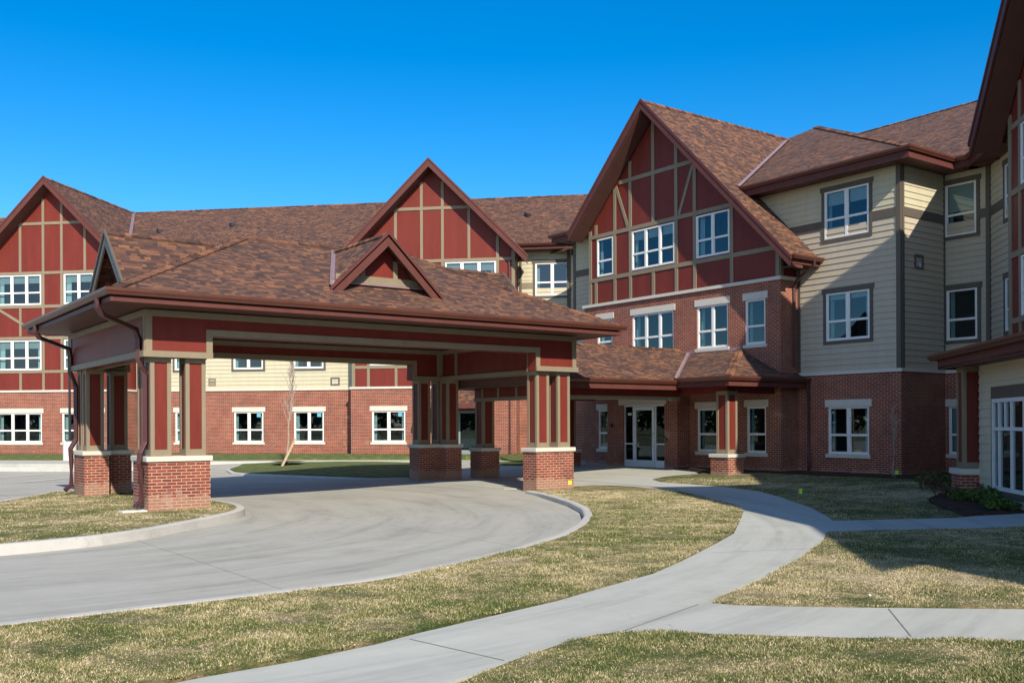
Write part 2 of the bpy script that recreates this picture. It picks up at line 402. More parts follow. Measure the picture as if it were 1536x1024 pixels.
ROOM = {}
def window(par, F, s0, s1, z0, z1, n=1, d=0, kind='brick', blind=0, lint=True, sticker=False, curtain=True, name='window', label=None, flip=False):
    ro = -.09 if kind == 'brick' else -.035
    fw = .055; m = MB()
    f0, f1 = d + ro, d + ro + .06
    m.box(F, s0, s0 + fw, f0, f1, z0, z1); m.box(F, s1 - fw, s1, f0, f1, z0, z1)
    m.box(F, s0 + fw, s1 - fw, f0, f1, z0, z0 + fw); m.box(F, s0 + fw, s1 - fw, f0, f1, z1 - fw, z1)
    W = (s1 - s0) / n; rail = z0 + .40 * (z1 - z0)
    for i in range(1, n): m.box(F, s0 + i * W - .05, s0 + i * W + .05, f0 + .002, f1 - .003, z0 + fw, z1 - fw)
    for i in range(n):
        a = s0 + i * W + (.05 if i else fw); b = s0 + (i + 1) * W - (.05 if i < n - 1 else fw)
        m.box(F, a, b, f0 + .006, f1 - .012, rail - .024, rail + .024)
        for (za, zb, dd) in ((z0 + fw, rail - .024, .0), (rail + .024, z1 - fw, .014)):   # sash stiles
            m.box(F, a, a + .028, f0 + dd, f1 - .03 + dd, za, zb); m.box(F, b - .028, b, f0 + dd, f1 - .03 + dd, za, zb)
            m.box(F, a + .028, b - .028, f0 + dd, f1 - .03 + dd, za, za + .025)
    win = m.build(name, 'white_vinyl', par, bevel=0)
    if label: win['label'] = label
    g = MB(); g.face([F(s0 + .02, f0 + .02, z0 + .02), F(s1 - .02, f0 + .02, z0 + .02), F(s1 - .02, f0 + .02, z1 - .02), F(s0 + .02, f0 + .02, z1 - .02)])
    g.build('pane', 'window_glass', win)
    if kind == 'brick':
        if lint:
            l = MB(); l.box(F, s0 - .1, s1 + .1, d - .08, d + .018, z1, z1 + .235); l.build('lintel', 'limestone', win, bevel=.006)
        l = MB(); l.box(F, s0 - .07, s1 + .07, d - .08, d + .045, z0 - .115, z0); l.build('sill', 'limestone', win, bevel=.006)
    elif kind == 'siding':
        l = MB(); l.box(F, s0 - .11, s0, d, d + .038, z0, z1); l.box(F, s1, s1 + .11, d, d + .038, z0, z1)
        l.box(F, s0 - .15, s1 + .15, d, d + .046, z1, z1 + .16); l.box(F, s0 - .11, s1 + .11, d, d + .04, z0 - .11, z0); l.build('casing', 'dark_trim', win)
    # what is seen inside: blind, curtains
    if blind:
        b = MB(); zt = z1 - .05; zb = z1 - (z1 - z0) * blind
        k = int((zt - zb) / .04)
        for i in range(n):
            a = s0 + i * W + .07; c = s0 + (i + 1) * W - .07
            for j in range(k):
                zz = zt - j * .04; b.face([F(a, f0 - .03, zz), F(c, f0 - .03, zz), F(c, f0 - .05, zz - .034), F(a, f0 - .05, zz - .034)])
        b.build('blind', 'blind', win)
    if curtain:
        c = MB()
        for side in (0, 1):
            a = s0 + .04 if side == 0 else s1 - .04; sg = 1 if side == 0 else -1; wd = .10 + .06 * n * rng.random()
            N = 6
            for j in range(N):
                p, q = a + sg * wd * j / N, a + sg * wd * (j + 1) / N
                c.face([F(p, f0 - .12 - .05 * (j % 2), z0 + .05), F(q, f0 - .12 - .05 * ((j + 1) % 2), z0 + .05), F(q, f0 - .12 - .05 * ((j + 1) % 2), z1 - .03), F(p, f0 - .12 - .05 * (j % 2), z1 - .03)])
        c.build_split('curtain', 'curtain', win, .12)
    if sticker:
        k = MB(); a = s1 - .16 if flip else s0 + .16
        k.box(F, min(a, a + (.2 if not flip else -.2)), max(a, a + (.2 if not flip else -.2)), f0 + .022, f0 + .024, z1 - .26, z1 - .07)
        k.build('sticker', 'sticker_blue', win)
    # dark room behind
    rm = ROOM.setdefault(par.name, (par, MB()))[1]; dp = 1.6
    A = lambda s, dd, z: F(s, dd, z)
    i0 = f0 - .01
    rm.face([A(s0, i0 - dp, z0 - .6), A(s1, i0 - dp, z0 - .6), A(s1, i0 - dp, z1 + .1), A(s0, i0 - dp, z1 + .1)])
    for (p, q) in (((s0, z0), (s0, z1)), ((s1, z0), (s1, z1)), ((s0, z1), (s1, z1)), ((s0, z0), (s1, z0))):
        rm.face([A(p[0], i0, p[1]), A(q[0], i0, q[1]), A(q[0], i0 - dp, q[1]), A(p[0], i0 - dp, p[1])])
    return win

GUT = [(0, 0), (.05, -.005), (.085, .0), (.10, .03), (.135, .075), (.14, .13), (.115, .13), (.11, .11), (.0, .11)]
def gutter(mb, path, z, closed=False): mb.sweep(path, [(o, zz + z - .12) for o, zz in GUT], closed)
def band(mb, path, o0, o1, z0, z1, closed=False): mb.sweep(path, [(o0, z0), (o1, z0), (o1, z1), (o0, z1)], closed)
def pts(F, ss, z=0, d=0): return [F(s, d, z)[:2] for s in ss]

# ------------------------------------------------------------------ ground levels
def smst(t): t = min(1, max(0, t)); return t * t * (3 - 2 * t)
def hz(x, y):
    o = (x + y) * q2
    return .2 * smst(max((x - 17.5) / 7, (o - 36) / 6))
def rz(x, y):     # concrete drive
    dip = .15 - .055 * smst((x - 9) / 4) - .08 * smst((x - 12.3) / 3.2) * smst((y - 19.5) / 2.0)
    return hz(x, y) - dip
def nz2(x, y): return .5 * math.sin(x * 1.7 + 1.3 * math.sin(y * .9)) * math.cos(y * 1.3 + .7 * math.sin(x * 1.1)) + .5 * math.sin(x * .61 + y * .83)

def inpoly(poly, X, Y):
    X = np.asarray(X); Y = np.asarray(Y); c = np.zeros(X.shape, bool); n = len(poly)
    for i in range(n):
        (ax_, ay_), (bx_, by_) = poly[i][:2], poly[(i + 1) % n][:2]
        if ay_ == by_: continue
        k = ((ay_ > Y) != (by_ > Y)) & (X < (bx_ - ax_) * (Y - ay_) / (by_ - ay_) + ax_)
        c ^= k
    return c
def sheet(name, poly, zf, mat, step=.5, skirt=.3, kind='structure', smooth=True):
    P = []
    n = len(poly)
    for i in range(n):
        a = Vector(poly[i]); b = Vector(poly[(i + 1) % n]); k = max(1, int((b - a).length / step))
        for j in range(k): P.append(a.lerp(b, j / k))
    nb = len(P); PA = np.array([tuple(p) for p in P])
    gx_, gy_ = np.meshgrid(np.arange(PA[:, 0].min(), PA[:, 0].max(), step), np.arange(PA[:, 1].min(), PA[:, 1].max(), step)); gx_ = gx_.ravel(); gy_ = gy_.ravel()
    ok = inpoly([tuple(p) for p in P], gx_, gy_); gx_ = gx_[ok]; gy_ = gy_[ok]
    dmin = np.full(gx_.shape, 1e9)
    for p in PA: dmin = np.minimum(dmin, (gx_ - p[0]) ** 2 + (gy_ - p[1]) ** 2)
    ok = dmin > (step * .4) ** 2
    pts_ = list(P) + [Vector((float(a), float(b))) for a, b in zip(gx_[ok], gy_[ok])]
    vo, eo, fo, *_ = delaunay_2d_cdt(pts_, [(i, (i + 1) % nb) for i in range(nb)], [], 1, 1e-5)
    m = MB(); m.v = [(v.x, v.y, zf(v.x, v.y)) for v in vo]; m.f = [tuple(f) for f in fo]
    for i in range(nb):
        a, b = P[i], P[(i + 1) % nb]; za, zb = zf(a.x, a.y), zf(b.x, b.y)
        m.face([(a.x, a.y, za), (b.x, b.y, zb), (b.x, b.y, zb - skirt), (a.x, a.y, za - skirt)])
    o = m.build(name, mat, None)
    if kind: tag(o, kind=kind)
    return o, [tuple(p) for p in P]

lawn_front = [(-6, 9.2), (0, 9.62), (1.45, 9.77), (2.63, 9.84), (3.99, 9.85), (5.34, 9.99), (6.76, 10.5), (8.33, 11.19), (10.0, 12.17), (11.24, 13.2), (12.41, 14.35), (13.42, 15.62), (14.3, 17.12), (15.0, 18.6), (15.5, 19.8), (15.75, 20.7), (17.2, 20.7), (17.5, 21.3), (18.5, 21.4), (18.9, 20.6), (18.75, 19.2), (18.36, 17.61), (17.16, 15.24), (16.36, 14.07), (15.21, 12.99), (13.67, 11.77), (12.3, 10.75), (10.91, 9.89), (9.29, 8.98), (8.26, 8.46), (7.13, 8.08), (6.22, 7.78), (4.98, 7.5), (4.32, 7.35), (3.78, 7.18), (3.03, 7.07), (2.35, 7.03), (1.88, 6.96), (1.25, 6.85), (.65, 6.71), (-2.5, 6.0), (-6, 5.0)]
lawn_corner = [(-4, 2.2), (-1.5, 3.6), (1.0, 4.75), (3.15, 5.52), (3.7, 5.67), (4.29, 5.92), (5.08, 6.18), (5.45, 6.24), (5.72, 6.15), (5.99, 5.94), (6.36, 5.52), (8.06, 3.94), (10.5, 1.6), (13, -2), (-4, -2)]
lawn_side = [(13.71, 9.89), (16.85, 8.25), (20.5, 6.2), (20.5, -2), (14.5, 0.1), (10.29, 4.0), (9.56, 4.67), (8.42, 5.63), (7.94, 6.05), (7.5, 6.5), (7.42, 6.72), (7.65, 6.86), (9.13, 7.43), (10.76, 8.2), (12.33, 9.02), (13.1, 9.5)]
lawn_shade = [(20.9, 21.35), (21.9, 21.75), (23.0, 21.6), (24.0, 20.9), (24.6, 20.2), (24.7, 18.5), (24.75, 16.6), (24.9, 14.9), (24.3, 13.3), (23.0, 12.6), (21.6, 12.5), (20.4, 12.15), (19.5, 11.5), (18.7, 10.75), (18.0, 9.95), (17.5, 9.95), (15.32, 10.98), (16.22, 11.82), (17.37, 13.01), (18.94, 15.02), (19.86, 16.47), (20.3, 18.21), (20.4, 19.51), (20.5, 20.6)]
path = [(-6, 4.9), (-2.5, 5.9), (.65, 6.6), (1.25, 6.75), (1.88, 6.86), (2.35, 6.93), (3.03, 6.97), (3.78, 7.10), (4.32, 7.27), (4.97, 7.43), (6.19, 7.72), (7.11, 8.05), (8.23, 8.42), (9.24, 8.94), (10.85, 9.84), (12.3, 10.7), (13.62, 11.73), (15.21, 12.99), (16.36, 14.07), (17.16, 15.24), (18.36, 17.61), (18.72, 19.2), (18.8, 20.6), (18.3, 21.3), (17.4, 21.35), (15.8, 22.0), (15.8, 26.3), (17, 28.6), (19.4, 30.4), (26, 30.5), (26, 23.9), (24.7, 22.6), (23.6, 21.8), (22.5, 21.75), (20.9, 21.4), (20.46, 20.6), (20.36, 19.51), (20.3, 18.21), (19.86, 16.47), (18.94, 15.02), (17.37, 13.01), (16.22, 11.82), (15.32, 10.95), (17.5, 9.9), (18.2, 9.8), (23, 7.6), (23, 5), (20.5, 6.25), (16.85, 8.28), (13.71, 9.93), (12.9, 9.4), (10.76, 8.25), (9.13, 7.5), (7.65, 6.9), (7.35, 6.75), (7.44, 6.5), (7.94, 6.0), (8.42, 5.58), (9.56, 4.6), (10.29, 3.95), (14.6, -.2), (13.1, -2), (10.5, 1.7), (8.06, 4.0), (6.36, 5.57), (5.99, 5.99), (5.72, 6.2), (5.45, 6.3), (5.08, 6.24), (4.29, 5.97), (3.15, 5.58), (1.0, 4.8), (-1.5, 3.65), (-4, 2.3), (-6, 1.5)]
island_left = [(-5, 15.9), (-1, 16.2), (1.92, 16.45), (2.9, 16.6), (3.84, 16.85), (4.75, 17.4), (5.55, 18.1), (6.3, 18.8), (6.85, 19.35), (7.31, 19.9), (7.65, 20.5), (7.85, 21.2), (7.95, 22.0), (7.9, 22.9), (7.75, 24.5), (7.6, 26.5), (7.5, 28.0), (6.6, 28.9), (5.6, 28.6), (4.7, 27.2), (3.2, 24.8), (1.2, 22.0), (-1.5, 19.2), (-5, 17.2)]
island_far = [(13.3, 36.0), (13.9, 38.2), (15.2, 40.2), (16.6, 40.0), (18.6, 38.5), (19.9, 37.0), (20.9, 35.2), (21.0, 33.0), (19.9, 30.4), (17.7, 29.0), (16.4, 28.6), (15.4, 28.9), (14.8, 30.4), (14.0, 32.9), (13.3, 34.9)]
far_strip = None
def lz(x, y): return hz(x, y) + .012 + .010 * nz2(x, y)
def pz(x, y): return hz(x, y)

tag(sheet('road', [(-45, -10), (35, -10), (35, 60), (-45, 60)], rz, 'road_concrete', 1.6, .1)[0], kind='structure')
tm = MB(); tm.face([(-900, -900, -.5), (900, -900, -.5), (900, 900, -.5), (-900, 900, -.5)]); tag(tm.build('terrain', 'turf_soil', None), kind='structure')
sheet('path', path, pz, 'path_concrete', .6)
L1, in1 = sheet('lawn', lawn_front, lz, 'turf_soil', .45)
L2, in2 = sheet('lawn', lawn_corner, lz, 'turf_soil', .45)
L3, in3 = sheet('lawn', lawn_side, lz, 'turf_soil', .45)
L4, in4 = sheet('lawn', lawn_shade, lz, 'turf_soil', .45)
L5, in5 = sheet('lawn', island_left, lz, 'turf_soil', .5)
L6, in6 = sheet('lawn', island_far, lambda x, y: lz(x, y) + .03 + .16 * math.exp(-((x - 17.6) ** 2 / 7 + (y - 33.6) ** 2 / 9)), 'green_turf', .6)
FCg = FC(0)
def cpt(o, s): return ((o - s) * q2, (o + s) * q2)
L7, in7 = sheet('lawn', [cpt(41.1, 48), cpt(41.3, 19), cpt(42.2, 16.5), cpt(42.3, 13.5), cpt(43.0, 9.5), cpt(42.9, 7.2), cpt(41, 6.2), cpt(39.0, 7.8), cpt(37.8, 5.5), (25.6, 30.7), (26.2, 34), (28.5, 35.5), cpt(45, 14), cpt(46, 48)], lambda x, y: .215 + .01 * nz2(x, y) + .20 * smst(((x + y) * q2 - 41.3) / 2.6), 'green_turf', .9)
sheet('sidewalk', [cpt(41.05, 48), cpt(41.25, 19), cpt(42.15, 16.5), cpt(42.25, 13.6), cpt(42.9, 9.4), cpt(41.0, 9.0), cpt(40.9, 14.5), cpt(40.5, 17.5), cpt(39.5, 20.5), cpt(37.5, 22.5), cpt(37.5, 48)], lambda x, y: .205, 'path_concrete', 1.0)
# mulch beds along the shaded walls
sheet('mulch_bed', [(24.0, 20.95), (24.7, 20.25), (24.75, 18.5), (24.8, 16.6), (25.0, 14.9), (24.4, 13.2), (23.0, 12.5), (21.6, 12.45), (20.4, 12.1), (19.5, 11.45), (18.7, 10.7), (17.9, 9.97), (18.9, 9.5), (22.6, 7.8), (26, 8), (29.2, 14), (29.2, 17), (26.9, 17), (26.9, 20.4), (25.7, 20.6), (25.7, 24.4), (24.9, 24.4), (24.4, 22.4), (23.4, 21.9), (23.2, 21.5)], lambda x, y: hz(x, y) + .02 + .03 * abs(nz2(x * 3, y * 3)), 'mulch', .4)
jt = MB()
def joint(a, b, wd=.010):
    a = Vector(a); b = Vector(b); n_ = (b - a).normalized(); n_ = Vector((-n_.y, n_.x)) * wd / 2; k = max(1, int((b - a).length / .5))
    for j in range(k):
        p, q = a.lerp(b, j / k), a.lerp(b, (j + 1) / k)
        jt.face([(v.x, v.y, hz(v.x, v.y) + .004) for v in (p - n_, q - n_, q + n_, p + n_)])
for a, b in (((8.48, 5.45), (7.52, 4.62)), ((5.75, 6.25), (7.2, 6.72)), ((13.3, 11.35), (14.45, 10.55)), ((4.12, 7.1), (4.32, 6.02)), ((10.2, 9.3), (11.7, 8.7)), ((15.4, 13.2), (17.2, 12.9)), ((18.0, 16.9), (19.95, 16.6)), ((18.8, 20.2), (20.4, 20.0)), ((19.4, 21.4), (20.0, 26.5)), ((1.0, 6.6), (1.6, 4.95)), ((16.2, 24.0), (24.9, 24.0))): joint(a, b)
tag(jt.build('path_joints', 'joint_grey', None), kind='structure')
# kerbs
kb = MB()
def kerb(pathpts, side=1):
    pp = []
    for a, b in zip(pathpts, pathpts[1:]):
        a = Vector(a); b = Vector(b); k = max(1, int((b - a).length / .4))
        for j in range(k): pp.append(a.lerp(b, j / k))
    pp.append(Vector(pathpts[-1]))
    # chaikin smoothing
    for _ in range(2):
        q = [pp[0]]
        for a, b in zip(pp, pp[1:]): q += [a.lerp(b, .25), a.lerp(b, .75)]
        pp = q + [pp[-1]]
    pp = pp[::2]
    P3 = [(p.x, p.y, hz(p.x, p.y)) for p in pp]
    if side > 0: kb.sweep(P3, [(-.02, -.3), (.17, -.3), (.15, .0), (.12, .018), (.0, .02), (-.02, .015)])
    else: kb.sweep(P3, [(.02, -.3), (.02, .015), (0, .02), (-.12, .018), (-.15, .0), (-.17, -.3)])
kerb(lawn_front[0:16][::-1], 1)
kerb(island_left[:18] , 1)
kerb((island_left[17:] + island_left[:1]), 1)
kerb([island_far[i % len(island_far)] for i in range(9, 9 + 9)], -1)
kerb([cpt(37.45, 48), cpt(37.45, 22.5), cpt(39.4, 20.4), cpt(40.4, 17.5), cpt(40.7, 14.6)], -1)
tag(kb.build('kerb', 'kerb_concrete', None, smooth=False), kind='structure')
gm = MB()
def stripe(a, b, wd=.1):
    a = Vector(a); b = Vector(b); d = (b - a).normalized(); n = Vector((-d.y, d.x)) * wd / 2
    k = max(2, int((b - a).length))
    for j in range(k):
        p, q = a.lerp(b, j / k), a.lerp(b, (j + 1) / k)
        gm.face([(r.x, r.y, rz(r.x, r.y) + .03) for r in (p - n, q - n, q + n, p + n)])
for k in range(5):
    a = Vector((8.6, 42.2)) + Vector((-.707, .707)) * (k * 2.75 - 2.0)
    stripe(a, a + Vector((-.707, -.707)) * 5.4)
stripe((5.93, 39.92), (9.2, 45.6)) if False else None
tag(gm.build('parking_lines', 'paint_white', None), kind='structure')

# ------------------------------------------------------------------ grass blades
def blades(name, inside, bbox, dens, zf, seed, rmax=26):
    r = np.random.default_rng(seed)
    x0, x1, y0, y1 = bbox; N = int((x1 - x0) * (y1 - y0) * dens)
    X = r.uniform(x0, x1, N); Y = r.uniform(y0, y1, N); D = np.hypot(X, Y)
    fw = X * math.sin(R(YAW)) + Y * math.cos(R(YAW)); rt = X * math.cos(R(YAW)) - Y * math.sin(R(YAW))
    keepd = r.uniform(0, 1, N) < np.clip((7.5 / np.maximum(D, 1)) ** 1.6, 0, 1)
    ok = keepd & (fw > 3.5) & (np.abs(rt) < fw * .62 + 1.0) & (D < rmax)
    X = X[ok]; Y = Y[ok]; D = D[ok]
    ins = inpoly(inside, X, Y)
    X = X[ins]; Y = Y[ins]; D = D[ins]; n = len(X)
    jx = .05 * np.sin(X * 9 + Y * 5) * np.abs(np.sin(X * 2.3 - Y * 3.1)); X = X + jx + r.normal(0, .012, n); Y = Y + jx + r.normal(0, .012, n)
    Z = np.array([zf(a, b) for a, b in zip(X, Y)]) - .004
    clump = .75 + .5 * np.sin(X * 3.1 + np.sin(Y * 2.7)) * np.cos(Y * 3.7) + r.normal(0, .12, n)
    Hh = (.011 + .016 * r.random(n)) * np.clip(clump, .45, 1.4) * (1 + D * .012)
    Wd = (.0022 + .0016 * r.random(n)) * (1 + D * .075)
    th = r.uniform(0, 2 * np.pi, n); ln = r.uniform(.15, 1.15, n) * Hh; la = r.uniform(0, 2 * np.pi, n)
    dx, dy = np.cos(th) * Wd, np.sin(th) * Wd
    co = np.empty((n, 3, 3)); co[:, 0] = np.stack([X - dx, Y - dy, Z], 1); co[:, 1] = np.stack([X + dx, Y + dy, Z], 1)
    co[:, 2] = np.stack([X + np.cos(la) * ln, Y + np.sin(la) * ln, Z + Hh], 1)
    me = bpy.data.meshes.new(name); me.vertices.add(n * 3); me.loops.add(n * 3); me.polygons.add(n)
    me.vertices.foreach_set('co', co.ravel()); me.loops.foreach_set('vertex_index', np.arange(n * 3, dtype=np.int32))
    me.polygons.foreach_set('loop_start', np.arange(0, n * 3, 3, dtype=np.int32)); me.polygons.foreach_set('loop_total', np.full(n, 3, np.int32))
    me.update(calc_edges=True)
    at = me.attributes.new('rnd', 'FLOAT', 'POINT'); at.data.foreach_set('value', np.repeat(np.clip(r.normal(.5, .22, n), 0, 1), 3).astype(np.float32))
    me.materials.append(M['grass_blade'])
    o = bpy.data.objects.new(name, me); C.objects.link(o); tag(o, 'short patchy straw and green turf grass blades', 'grass', None, 'stuff')
    print(name, n)
def bb(p): return min(a for a, _ in p), max(a for a, _ in p), min(b for _, b in p), max(b for _, b in p)
blades('grass', in1, bb(lawn_front), 11000, lz, 1)
blades('grass', in2, bb(lawn_corner), 10000, lz, 2)
blades('grass', in3, bb(lawn_side), 9000, lz, 3)
blades('grass', in4, bb(lawn_shade), 5000, lz, 4, 30)
blades('grass', in5, bb(island_left), 6000, lz, 5, 30)

# ================================================================== ENTRANCE BUILDING (centre)
BM = thing('care_home', 'three storey brick and tan sided centre block with big half-timbered red gable over the entrance', 'building', None, (28, 25, .15))
BM.location = (0, 0, 0)
def rake_main(s): return (13.62 - abs(s - 26.0)) - .32
brick = MB(); lime = MB(); cream = MB(); tan = MB(); red = MB(); tau = MB(); dk = MB()
FG = FA(25.63)
ops1 = [(22.95, 23.95, .8, 2.3), (20.91, 21.72, .8, 2.33), (28.45, 29.25, .8, 2.33)]
ops2 = [(25.1, 27.27, 4.41, 5.9), (22.52, 23.95, 4.41, 5.9), (20.92, 21.77, 4.41, 5.9), (28.4, 29.28, 4.41, 5.9)]
wall(brick, FG, 20.31, 24.3, -.3, 3.3, ops1[:2]); wall(brick, FG, 27.95, 30.05, -.3, 3.3, ops1[2:])
wall(brick, FG, 20.31, 30.05, 3.3, 6.44, ops2)
brick.face([FG(24.3, 0, 2.9), FG(27.95, 0, 2.9), FG(27.95, 0, 3.3), FG(24.3, 0, 3.3)])
FS = FB(20.31)
wall(brick, FS, 25.63, 26.54, -.3, 6.44)
FN = lambda s, d, z: (s, 30.05 + d, z)
wall(brick, FN, 25.63, 26.54, -.3, 6.44)
band(lime, [(26.54, 20.31), (25.63, 20.31), (25.63, 30.05), (26.54, 30.05)][::-1], -.0, .07, 6.44, 6.55)
ops3 = [(25.06, 27.3, 7.62, 9.11), (22.46, 23.99, 7.62, 9.11), (28.36, 29.31, 7.62, 9.11)]
wall(red, FG, 20.36, 29.8, 6.55, lambda s: rake_main(s), ops3, d=-.05, reveal=.06, brk=(26.0,))
wall(red, FB(20.36), 25.68, 26.54, 6.55, 7.6)
wall(red, lambda s, d, z: (s, 29.8 + d, z), 25.68, 26.54, 6.55, 9.6)
T = lambda a, b, z0, z1, dd=-.03: tau.box(FG, a, b, -.05, dd, z0, z1)
def rk(s): return rake_main(s) - .02
Wt = .075
for c, zb, zt in ((29.72, 6.55, 9.5), (28.27, 6.55, 0), (27.39, 6.55, 0), (24.97, 6.55, 0), (24.07, 6.55, 0), (22.37, 6.55, 0), (20.44, 6.55, 7.6)):
    T(c - Wt, c + Wt, zb, min(rk(c - Wt), rk(c + Wt)) if zt == 0 else zt, -.022)
for c, segs in ((26.15, ((6.55, 7.42), (9.31, 13.1))), (29.38, ((6.55, 7.42), (9.31, 9.7)))):
    for a, b in segs: T(c - Wt, c + Wt, a, b, -.022)
T(20.36, 29.8, 7.43, 7.58, -.018); T(22.0, 29.8, 9.16, 9.31, -.018); T(24.0, 28.0, 11.04, 11.19, -.018)
def diag(mb, F, p, q, wd, d0, d1):
    (a, za), (b, zb) = p, q; L = math.hypot(b - a, zb - za); nx, nzz = -(zb - za) / L * wd / 2, (b - a) / L * wd / 2
    mb.hexa([F(a - nx, d0, za - nzz), F(b - nx, d0, zb - nzz), F(b - nx, d1, zb - nzz), F(a - nx, d1, za - nzz), F(a + nx, d0, za + nzz), F(b + nx, d0, zb + nzz), F(b + nx, d1, zb + nzz), F(a + nx, d1, za + nzz)])
diag(tau, FG, (28.2, 11.0), (27.52, 9.33), .13, -.05, -.026); diag(tau, FG, (24.15, 11.0), (24.83, 9.33), .13, -.05, -.026)
tau.box(FB(20.36), 25.68, 25.82, 0, .03, 6.55, 7.6)
# tan front block
FT = FA(26.54)
tb = [(17.7, 19.18, .8, 2.29)]; ts2 = [(17.64, 19.21, 4.39, 5.9)]; ts3 = [(17.65, 19.26, 7.64, 9.15)]
wall(brick, FT, 16.6, 20.31, -.3, 3.32, tb)
wn = []
wall(brick, FT, 30.05, 31.8, -.3, 3.32, wn)
band(lime, [(28.93, 16.6), (26.54, 16.6), (26.54, 20.31)][::-1], -.0, .055, 3.32, 3.42)
band(lime, [(26.54, 30.05), (26.54, 31.8)][::-1], -.0, .055, 3.32, 3.42)
lime.box(FA(28.93), 15.15, 16.6, 0, .055, 3.32, 3.42)
siding(tan, FT, 16.72, 20.31, 3.42, 7.98, ts2); siding(cream, FT, 16.72, 21.9, 8.25, 9.6, ts3); siding(tan, FT, 20.31, 20.4, 7.0, 7.98)
for o in ts3: siding(tan, FT, 16.72, 20.31, 7.6, 7.98, [(o[0], o[1], 7.5, 9)]) if False else None
siding(tan, FT, 29.8, 31.8, 3.42, 7.98); siding(cream, FT, 29.8, 31.8, 8.25, 9.6)
FK = FB(16.6)
wall(brick, FK, 26.54, 28.93, -.3, 3.32)
siding(tan, FK, 26.66, 28.93, 3.42, 7.98, [(27.23, 27.71, 6.45, 6.88)]); siding(cream, FK, 26.66, 28.93, 8.25, 9.6)
FW_ = FA(28.93)
wb = [(15.5, 16.49, .8, 2.28)]; w2 = [(15.54, 16.53, 4.33, 5.89)]; w3 = [(15.56, 16.56, 7.56, 9.16)]
wall(brick, FW_, 15.15, 16.6, -.3, 3.32, wb)
siding(tan, FW_, 15.15, 16.6, 3.42, 7.98, w2); siding(cream, FW_, 15.15, 16.6, 8.25, 9.6, w3)
siding(tan, FW_, 31.8, 35.0, 3.42, 7.98); siding(cream, FW_, 31.8, 35.0, 8.25, 9.6); wall(brick, FW_, 31.8, 35.0, -.3, 3.42)
wall(brick, lambda s, d, z: (s, 31.8 + d, z), 26.54, 28.93, -.3, 3.42); siding(tan, lambda s, d, z: (s, 31.8 + d, z), 26.54, 28.93, 3.42, 7.98); siding(cream, lambda s, d, z: (s, 31.8 + d, z), 26.54, 28.93, 7.98, 9.6)
for (F_, a_, b_, os_) in ((FT, 16.62, 20.4, ts2 + ts3), (FT, 29.7, 31.8, []), (FK, 26.56, 28.95, [(27.30, 27.64, 6.52, 6.82)]), (FW_, 15.1, 16.62, w2 + w3), (FW_, 31.8, 35.25, [])):
    wall(tan, F_, a_, b_, 3.42, 9.6, os_, d=-.015, reveal=.02)
# dark belts and corner boards (butt round the casings)
def belt(F, s0, s1, ops):
    iv = [(s0, s1)]
    for o in ops: iv = [x for (p, q) in iv for x in ((p, min(q, o[0] - .11)), (max(p, o[1] + .11), q)) if x[1] > x[0] + .01]
    for a, b in iv: dk.box(F, a, b, -.01, .032, 7.98, 8.25)
belt(FT, 16.74, 21.2, ts3); belt(FT, 29.85, 31.66, []); belt(FK, 26.68, 28.9, []); belt(FW_, 15.27, 16.55, w3)
dk.box(FT, 16.59, 16.74, -.12, .036, 3.42, 9.6); dk.box(FK, 26.58, 26.68, -.1, .036, 3.42, 9.6)
dk.box(FT, 31.66, 31.81, -.12, .036, 3.42, 9.6); dk.box(FT, 20.21, 20.31, 0, .034, 3.42, 6.9); dk.box(FT, 29.86, 29.98, 0, .034, 6.55, 9.6)
dk.box(FW_, 15.15, 15.27, 0, .036, 3.42, 9.6); dk.box(FK, 28.86, 28.93, 0, .036, 3.42, 9.6)
dk.box(FW_, 34.88, 35.0, 0, .036, 3.42, 9.6)
for n_, mb_, mt in (('brick_wall', brick, 'red_brick'), ('stone_ledge', lime, 'limestone'), ('upper_siding', cream, 'siding_cream'), ('lower_siding', tan, 'siding_tan'), ('red_gable_panels', red, 'red_panel'), ('gable_trim', tau, 'taupe_trim'), ('corner_boards', dk, 'dark_trim')):
    mb_.build_split(n_, mt, BM)
for o, n in zip(ops1, (1, 1, 1)): window(BM, FG, *o, n)
window(BM, FG, *ops2[0], 3); window(BM, FG, *ops2[1], 2); window(BM, FG, *ops2[2], 1); window(BM, FG, *ops2[3], 1)
window(BM, FG, *ops3[0], 3, d=-.05, kind='panel', blind=.25); window(BM, FG, *ops3[1], 2, d=-.05, kind='panel', blind=.0); window(BM, FG, *ops3[2], 1, d=-.05, kind='panel')
window(BM, FT, *tb[0], 2); window(BM, FT, *ts2[0], 2, kind='siding', blind=.14); window(BM, FT, *ts3[0], 2, kind='siding', blind=.3)
window(BM, FW_, *wb[0], 1, blind=.95); window(BM, FW_, *w2[0], 1, kind='siding'); window(BM, FW_, *w3[0], 1, kind='siding', blind=.55)
# louvre vent on the return wall
def louvre(par, F, s0, s1, z0, z1, mat='white_vinyl', cas='dark_trim'):
    m = MB(); m.box(F, s0 - .07, s1 + .07, 0, .035, z1, z1 + .07); m.box(F, s0 - .07, s1 + .07, 0, .035, z0 - .07, z0); m.box(F, s0 - .07, s0, 0, .035, z0, z1); m.box(F, s1, s1 + .07, 0, .035, z0, z1)
    v = m.build('wall_vent', cas, par)
    m = MB(); k = 5; hh = (z1 - z0) / k
    for i in range(k): m.face([F(s0, .03, z0 + i * hh), F(s1, .03, z0 + i * hh), F(s1, -.03, z0 + (i + .8) * hh), F(s0, -.03, z0 + (i + .8) * hh)])
    m.face([F(s0, -.05, z0), F(s1, -.05, z0), F(s1, -.05, z1), F(s0, -.05, z1)])
    m.build('louvre', mat, v)
louvre(BM, FK, 27.30, 27.64, 6.52, 6.82)

